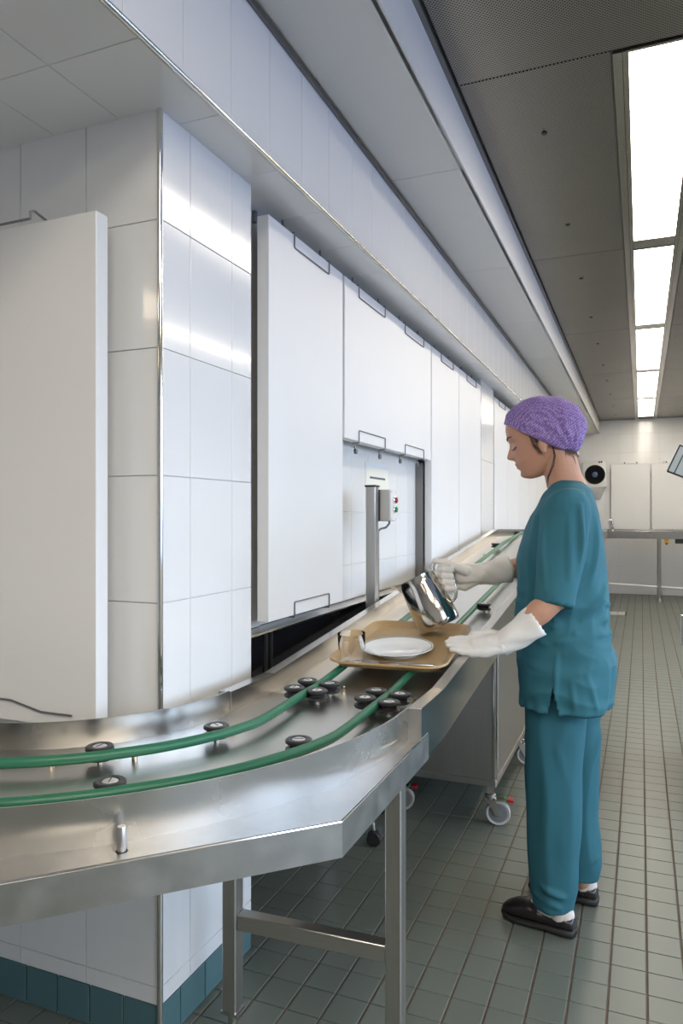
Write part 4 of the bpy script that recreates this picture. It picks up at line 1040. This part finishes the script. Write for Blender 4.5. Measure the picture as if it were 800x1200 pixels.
TC = [((-0.20, 2.35, 0.70), (-0.24, 2.345, 0.58), 0.008, 0.018), ((-0.25, 2.345, 0.62), (-0.20, 2.35, 0.48), 0.010, 0.02), ((-0.19, 2.37, 0.50), (-0.19, 2.37, 0.25), 0.006, 0.016), ((-0.275, 2.342, 0.60), (-0.262, 2.345, 0.12), 0.004, 0.012),
      ((-0.30, 2.36, 0.16), (-0.20, 2.36, 0.125), 0.008, 0.012), ((-0.32, 2.38, 0.125), (-0.22, 2.355, 0.095), 0.006, 0.010), ((-0.13, 2.56, 0.62), (-0.17, 2.53, 0.50), 0.009, 0.016), ((-0.13, 2.56, 0.20), (-0.18, 2.54, 0.16), 0.006, 0.012)]
for v, nn in zip(trm.vertices, nrm):
    c = v.co; d = 0.014*(0.4-abs(noise.noise(Vector((c.x*11, c.y*11, c.z*2.6)))))+0.003*noise.noise(Vector((c.x*20, c.y*20, c.z*9)))
    for a, b, h, w in TC: d += 1.7*h*ridge(c, a, b, w*0.8)
    v.co = c+nn*d
place('trousers', trm, 'trousers', person)

# ---- socks and shoes
def shoe(heel, toe, label=None):
    heel, toe = Vector(heel), Vector(toe); ax = (toe-heel); L = ax.length; ax.normalize(); sd_ = Vector((-ax.y, ax.x, 0)); up_ = Vector((0,0,1))
    base = heel
    def ring(x, w, z0, z1, n=24, off=0.0):
        return [base+ax*(x*L)+sd_*(off+w*sgnpow(math.cos(2*PI*j/n), 0.8))+up_*((z0+z1)/2+(z1-z0)/2*sgnpow(math.sin(2*PI*j/n), 0.75)) for j in range(n)]
    so = MB().loft([ring(0.0, 0.022, 0.004, 0.028), ring(0.02, 0.030, 0.0, 0.030), ring(0.15, 0.036, 0.0, 0.030), ring(0.35, 0.036, 0.002, 0.027), ring(0.6, 0.043, 0.0, 0.024), ring(0.8, 0.044, 0.0, 0.023), ring(0.93, 0.034, 0.003, 0.024), ring(0.99, 0.018, 0.010, 0.026)])
    up = MB().loft([ring(0.01, 0.020, 0.022, 0.050), ring(0.03, 0.029, 0.022, 0.062), ring(0.12, 0.034, 0.022, 0.064), ring(0.30, 0.0345, 0.022, 0.058), ring(0.45, 0.036, 0.020, 0.062), ring(0.56, 0.040, 0.018, 0.076), ring(0.68, 0.0425, 0.018, 0.074), ring(0.82, 0.0415, 0.018, 0.064), ring(0.93, 0.031, 0.019, 0.050), ring(0.985, 0.014, 0.022, 0.038)])
    sh = up.build('shoe', 'shoe', person, angle=70)
    so.build('sole', 'sole', sh, angle=60)
    # ankle strap and instep strap with buckle
    def band(x, w, z_lo, z_hi, width):
        pts = [base+ax*(x*L)+sd_*(w*math.cos(a))+up_*(z_lo+(z_hi-z_lo)*math.sin(a)) for a in [PI*k/12 for k in range(13)]]
        m = MB()
        rr = [[p+ax*(width*u)+(p-(base+ax*(x*L)+up_*z_lo)).normalized()*t_ for u, t_ in ((-1, 0), (1, 0), (1, 0.003), (-1, 0.003))] for p in pts]
        return m.loft(rr)
    band(0.50, 0.0385, 0.045, 0.094, 0.008).build('strap', 'shoe', sh)
    band(0.20, 0.0355, 0.040, 0.052, 0.006).build('strap', 'shoe', sh)
    q = base+ax*(0.36*L)-sd_*0.0375+up_*0.056
    MB().tube([q+ax*0.009+up_*0.010, q-ax*0.009+up_*0.010, q-ax*0.009-up_*0.010, q+ax*0.009-up_*0.010], 0.0018, 8, closed=True).build('buckle', 'dark_steel', sh)
    # sock
    an = base+ax*(0.22*L)
    chain([an+up_*0.16, an+up_*0.09, base+ax*(0.20*L)+up_*0.060], [0.034, 0.036, 0.036], 20).add(chain([base+ax*(0.15*L)+up_*0.062, base+ax*(0.42*L)+up_*0.062, base+ax*(0.6*L)+up_*0.050], [0.032, 0.030, 0.024], 18).v, chain([(0,0,0),(0,0,1),(0,0,2)], [1,1,1], 18).f).build('sock', 'sock', person, angle=70)
shoe((-0.190, 2.395, 0), (-0.428, 2.445, 0))
shoe((-0.135, 2.622, 0), (-0.372, 2.652, 0))

# ---- gloves
def cuff(w0, w1, r0, r1, ry, n=64):
    """flared glove cuff from the wrist w0 to its scalloped end w1"""
    w0, w1 = Vector(w0), Vector(w1); ax = (w1-w0).normalized(); a = Vector((0,1,0)).cross(ax).normalized(); b = ax.cross(a)
    rr = []
    L = (w1-w0).length
    for k in range(15):
        q = k/14; r = r0+(r1-r0)*q**0.9
        ring = []
        for j in range(n):
            th = 2*PI*j/n; wob = 0.0022*math.sin(th*3+q*5)+0.0015*math.sin(th*5-q*9)
            e = 0.0035*abs(math.sin(th*9)) if k == 14 else 0
            ring.append(w0+ax*(q*L+e)+a*((r+wob)*math.cos(th))+b*((r+wob)*ry*math.sin(th)))
        rr.append(ring)
    inner_ = [[p+(w0+ax*((p-w0).dot(ax))-p)*0.05 for p in ring] for ring in reversed(rr)]
    return MB().loft(rr+inner_, cap0=False, cap1=False)
def glove(shells, cuf, name='glove'):
    me = remesh(shells, name, 0.0026, smooth=4)
    nr = [v.normal.copy() for v in me.vertices]
    for v, nn in zip(me.vertices, nr): v.co += nn*0.0022*noise.noise(v.co*45)
    bm = bmesh.new(); bm.from_mesh(me)
    tmp = cuf.mesh('cuff'); bm.from_mesh(tmp); bm.to_mesh(me); bm.free()
    for p in me.polygons: p.use_smooth = True
    return place(name, me, 'glove', person)
# left glove: flat hand, fingers together on the tray edge, palm down and towards the body
LW = Vector((-0.392, 2.237, 0.937))
shells = [chain([LW, (-0.43, 2.232, 0.933), (-0.47, 2.226, 0.930)], [0.032, 0.030, 0.024], 20)]
# palm as a slab made of four ray bones
for k in range(4):
    o_ = Vector((0, -0.020+0.017*k, -0.018+0.0155*k)) 
    shells.append(chain([LW+o_*0.55, Vector((-0.435, 2.232, 0.932))+o_*0.95, Vector((-0.482, 2.222, 0.927))+o_*0.95], [0.019, 0.019, 0.0145], 14))
fing = [(-0.020, -0.014, 0.058), (-0.004, -0.004, 0.074), (0.010, 0.008, 0.080), (0.022, 0.020, 0.070)]
for k, (dy, dz, L) in enumerate(fing):
    b0 = Vector((-0.482, 2.222+dy, 0.927+dz)); z2 = 0.917+0.008*k
    shells.append(chain([b0, b0+Vector((-L*0.42, -0.002, -0.002+(z2-b0.z)*0.3)), b0+Vector((-L*0.75, -0.004, (z2-b0.z)*0.7)), b0+Vector((-L, -0.005, (z2-b0.z)))], [0.0130, 0.0118, 0.0108, 0.0088], 14))
shells.append(chain([LW+Vector((-0.02, 0.012, 0.010)), (-0.445, 2.258, 0.948), (-0.482, 2.268, 0.945), (-0.512, 2.268, 0.938)], [0.018, 0.015, 0.0125, 0.0098], 14))
glove(shells, cuff((-0.400, 2.238, 0.932), (-0.296, 2.268, 1.006), 0.0345, 0.0500, 0.95))
# right glove: fist round the jug handle, thumb along its top
RW = Vector((-0.540, 2.605, 1.118))
shells = [chain([RW, (-0.575, 2.602, 1.112), (-0.605, 2.600, 1.105)], [0.031, 0.030, 0.027], 20)]
zk = [1.137, 1.115, 1.093, 1.073]
for k, z in enumerate(zk):
    xk = -0.632-0.004*(3-k)*0+[-0.004, -0.006, -0.002, 0.006][k]
    shells.append(chain([(RW.x-0.01, 2.606, 1.118+(z-1.105)*0.55), (xk+0.030, 2.606, z), (xk, 2.606, z)], [0.018, 0.017, 0.014], 14))
    sft = [0.0, 0.0, 0.006, 0.014][k]
    shells.append(chain([(xk, 2.606, z), (xk-0.030+sft*0.4, 2.592, z-0.001), (xk-0.036+sft*0.4, 2.557, z-0.002), (xk-0.020+sft*0.3, 2.540, z-0.003), (xk+0.010, 2.542, z-0.004)], [0.0135, 0.0125, 0.0118, 0.0112, 0.0098], 14))
shells.append(chain([(-0.585, 2.580, 1.128), (-0.622, 2.564, 1.148), (-0.655, 2.558, 1.157), (-0.690, 2.556, 1.163)], [0.019, 0.0145, 0.0122, 0.0092], 14))
for q in shells: q.xf(Matrix.Translation((0.029, -0.11, 0.011)))
glove(shells, cuff((-0.521, 2.495, 1.127), (-0.432, 2.560, 1.142), 0.0345, 0.050, 0.92))
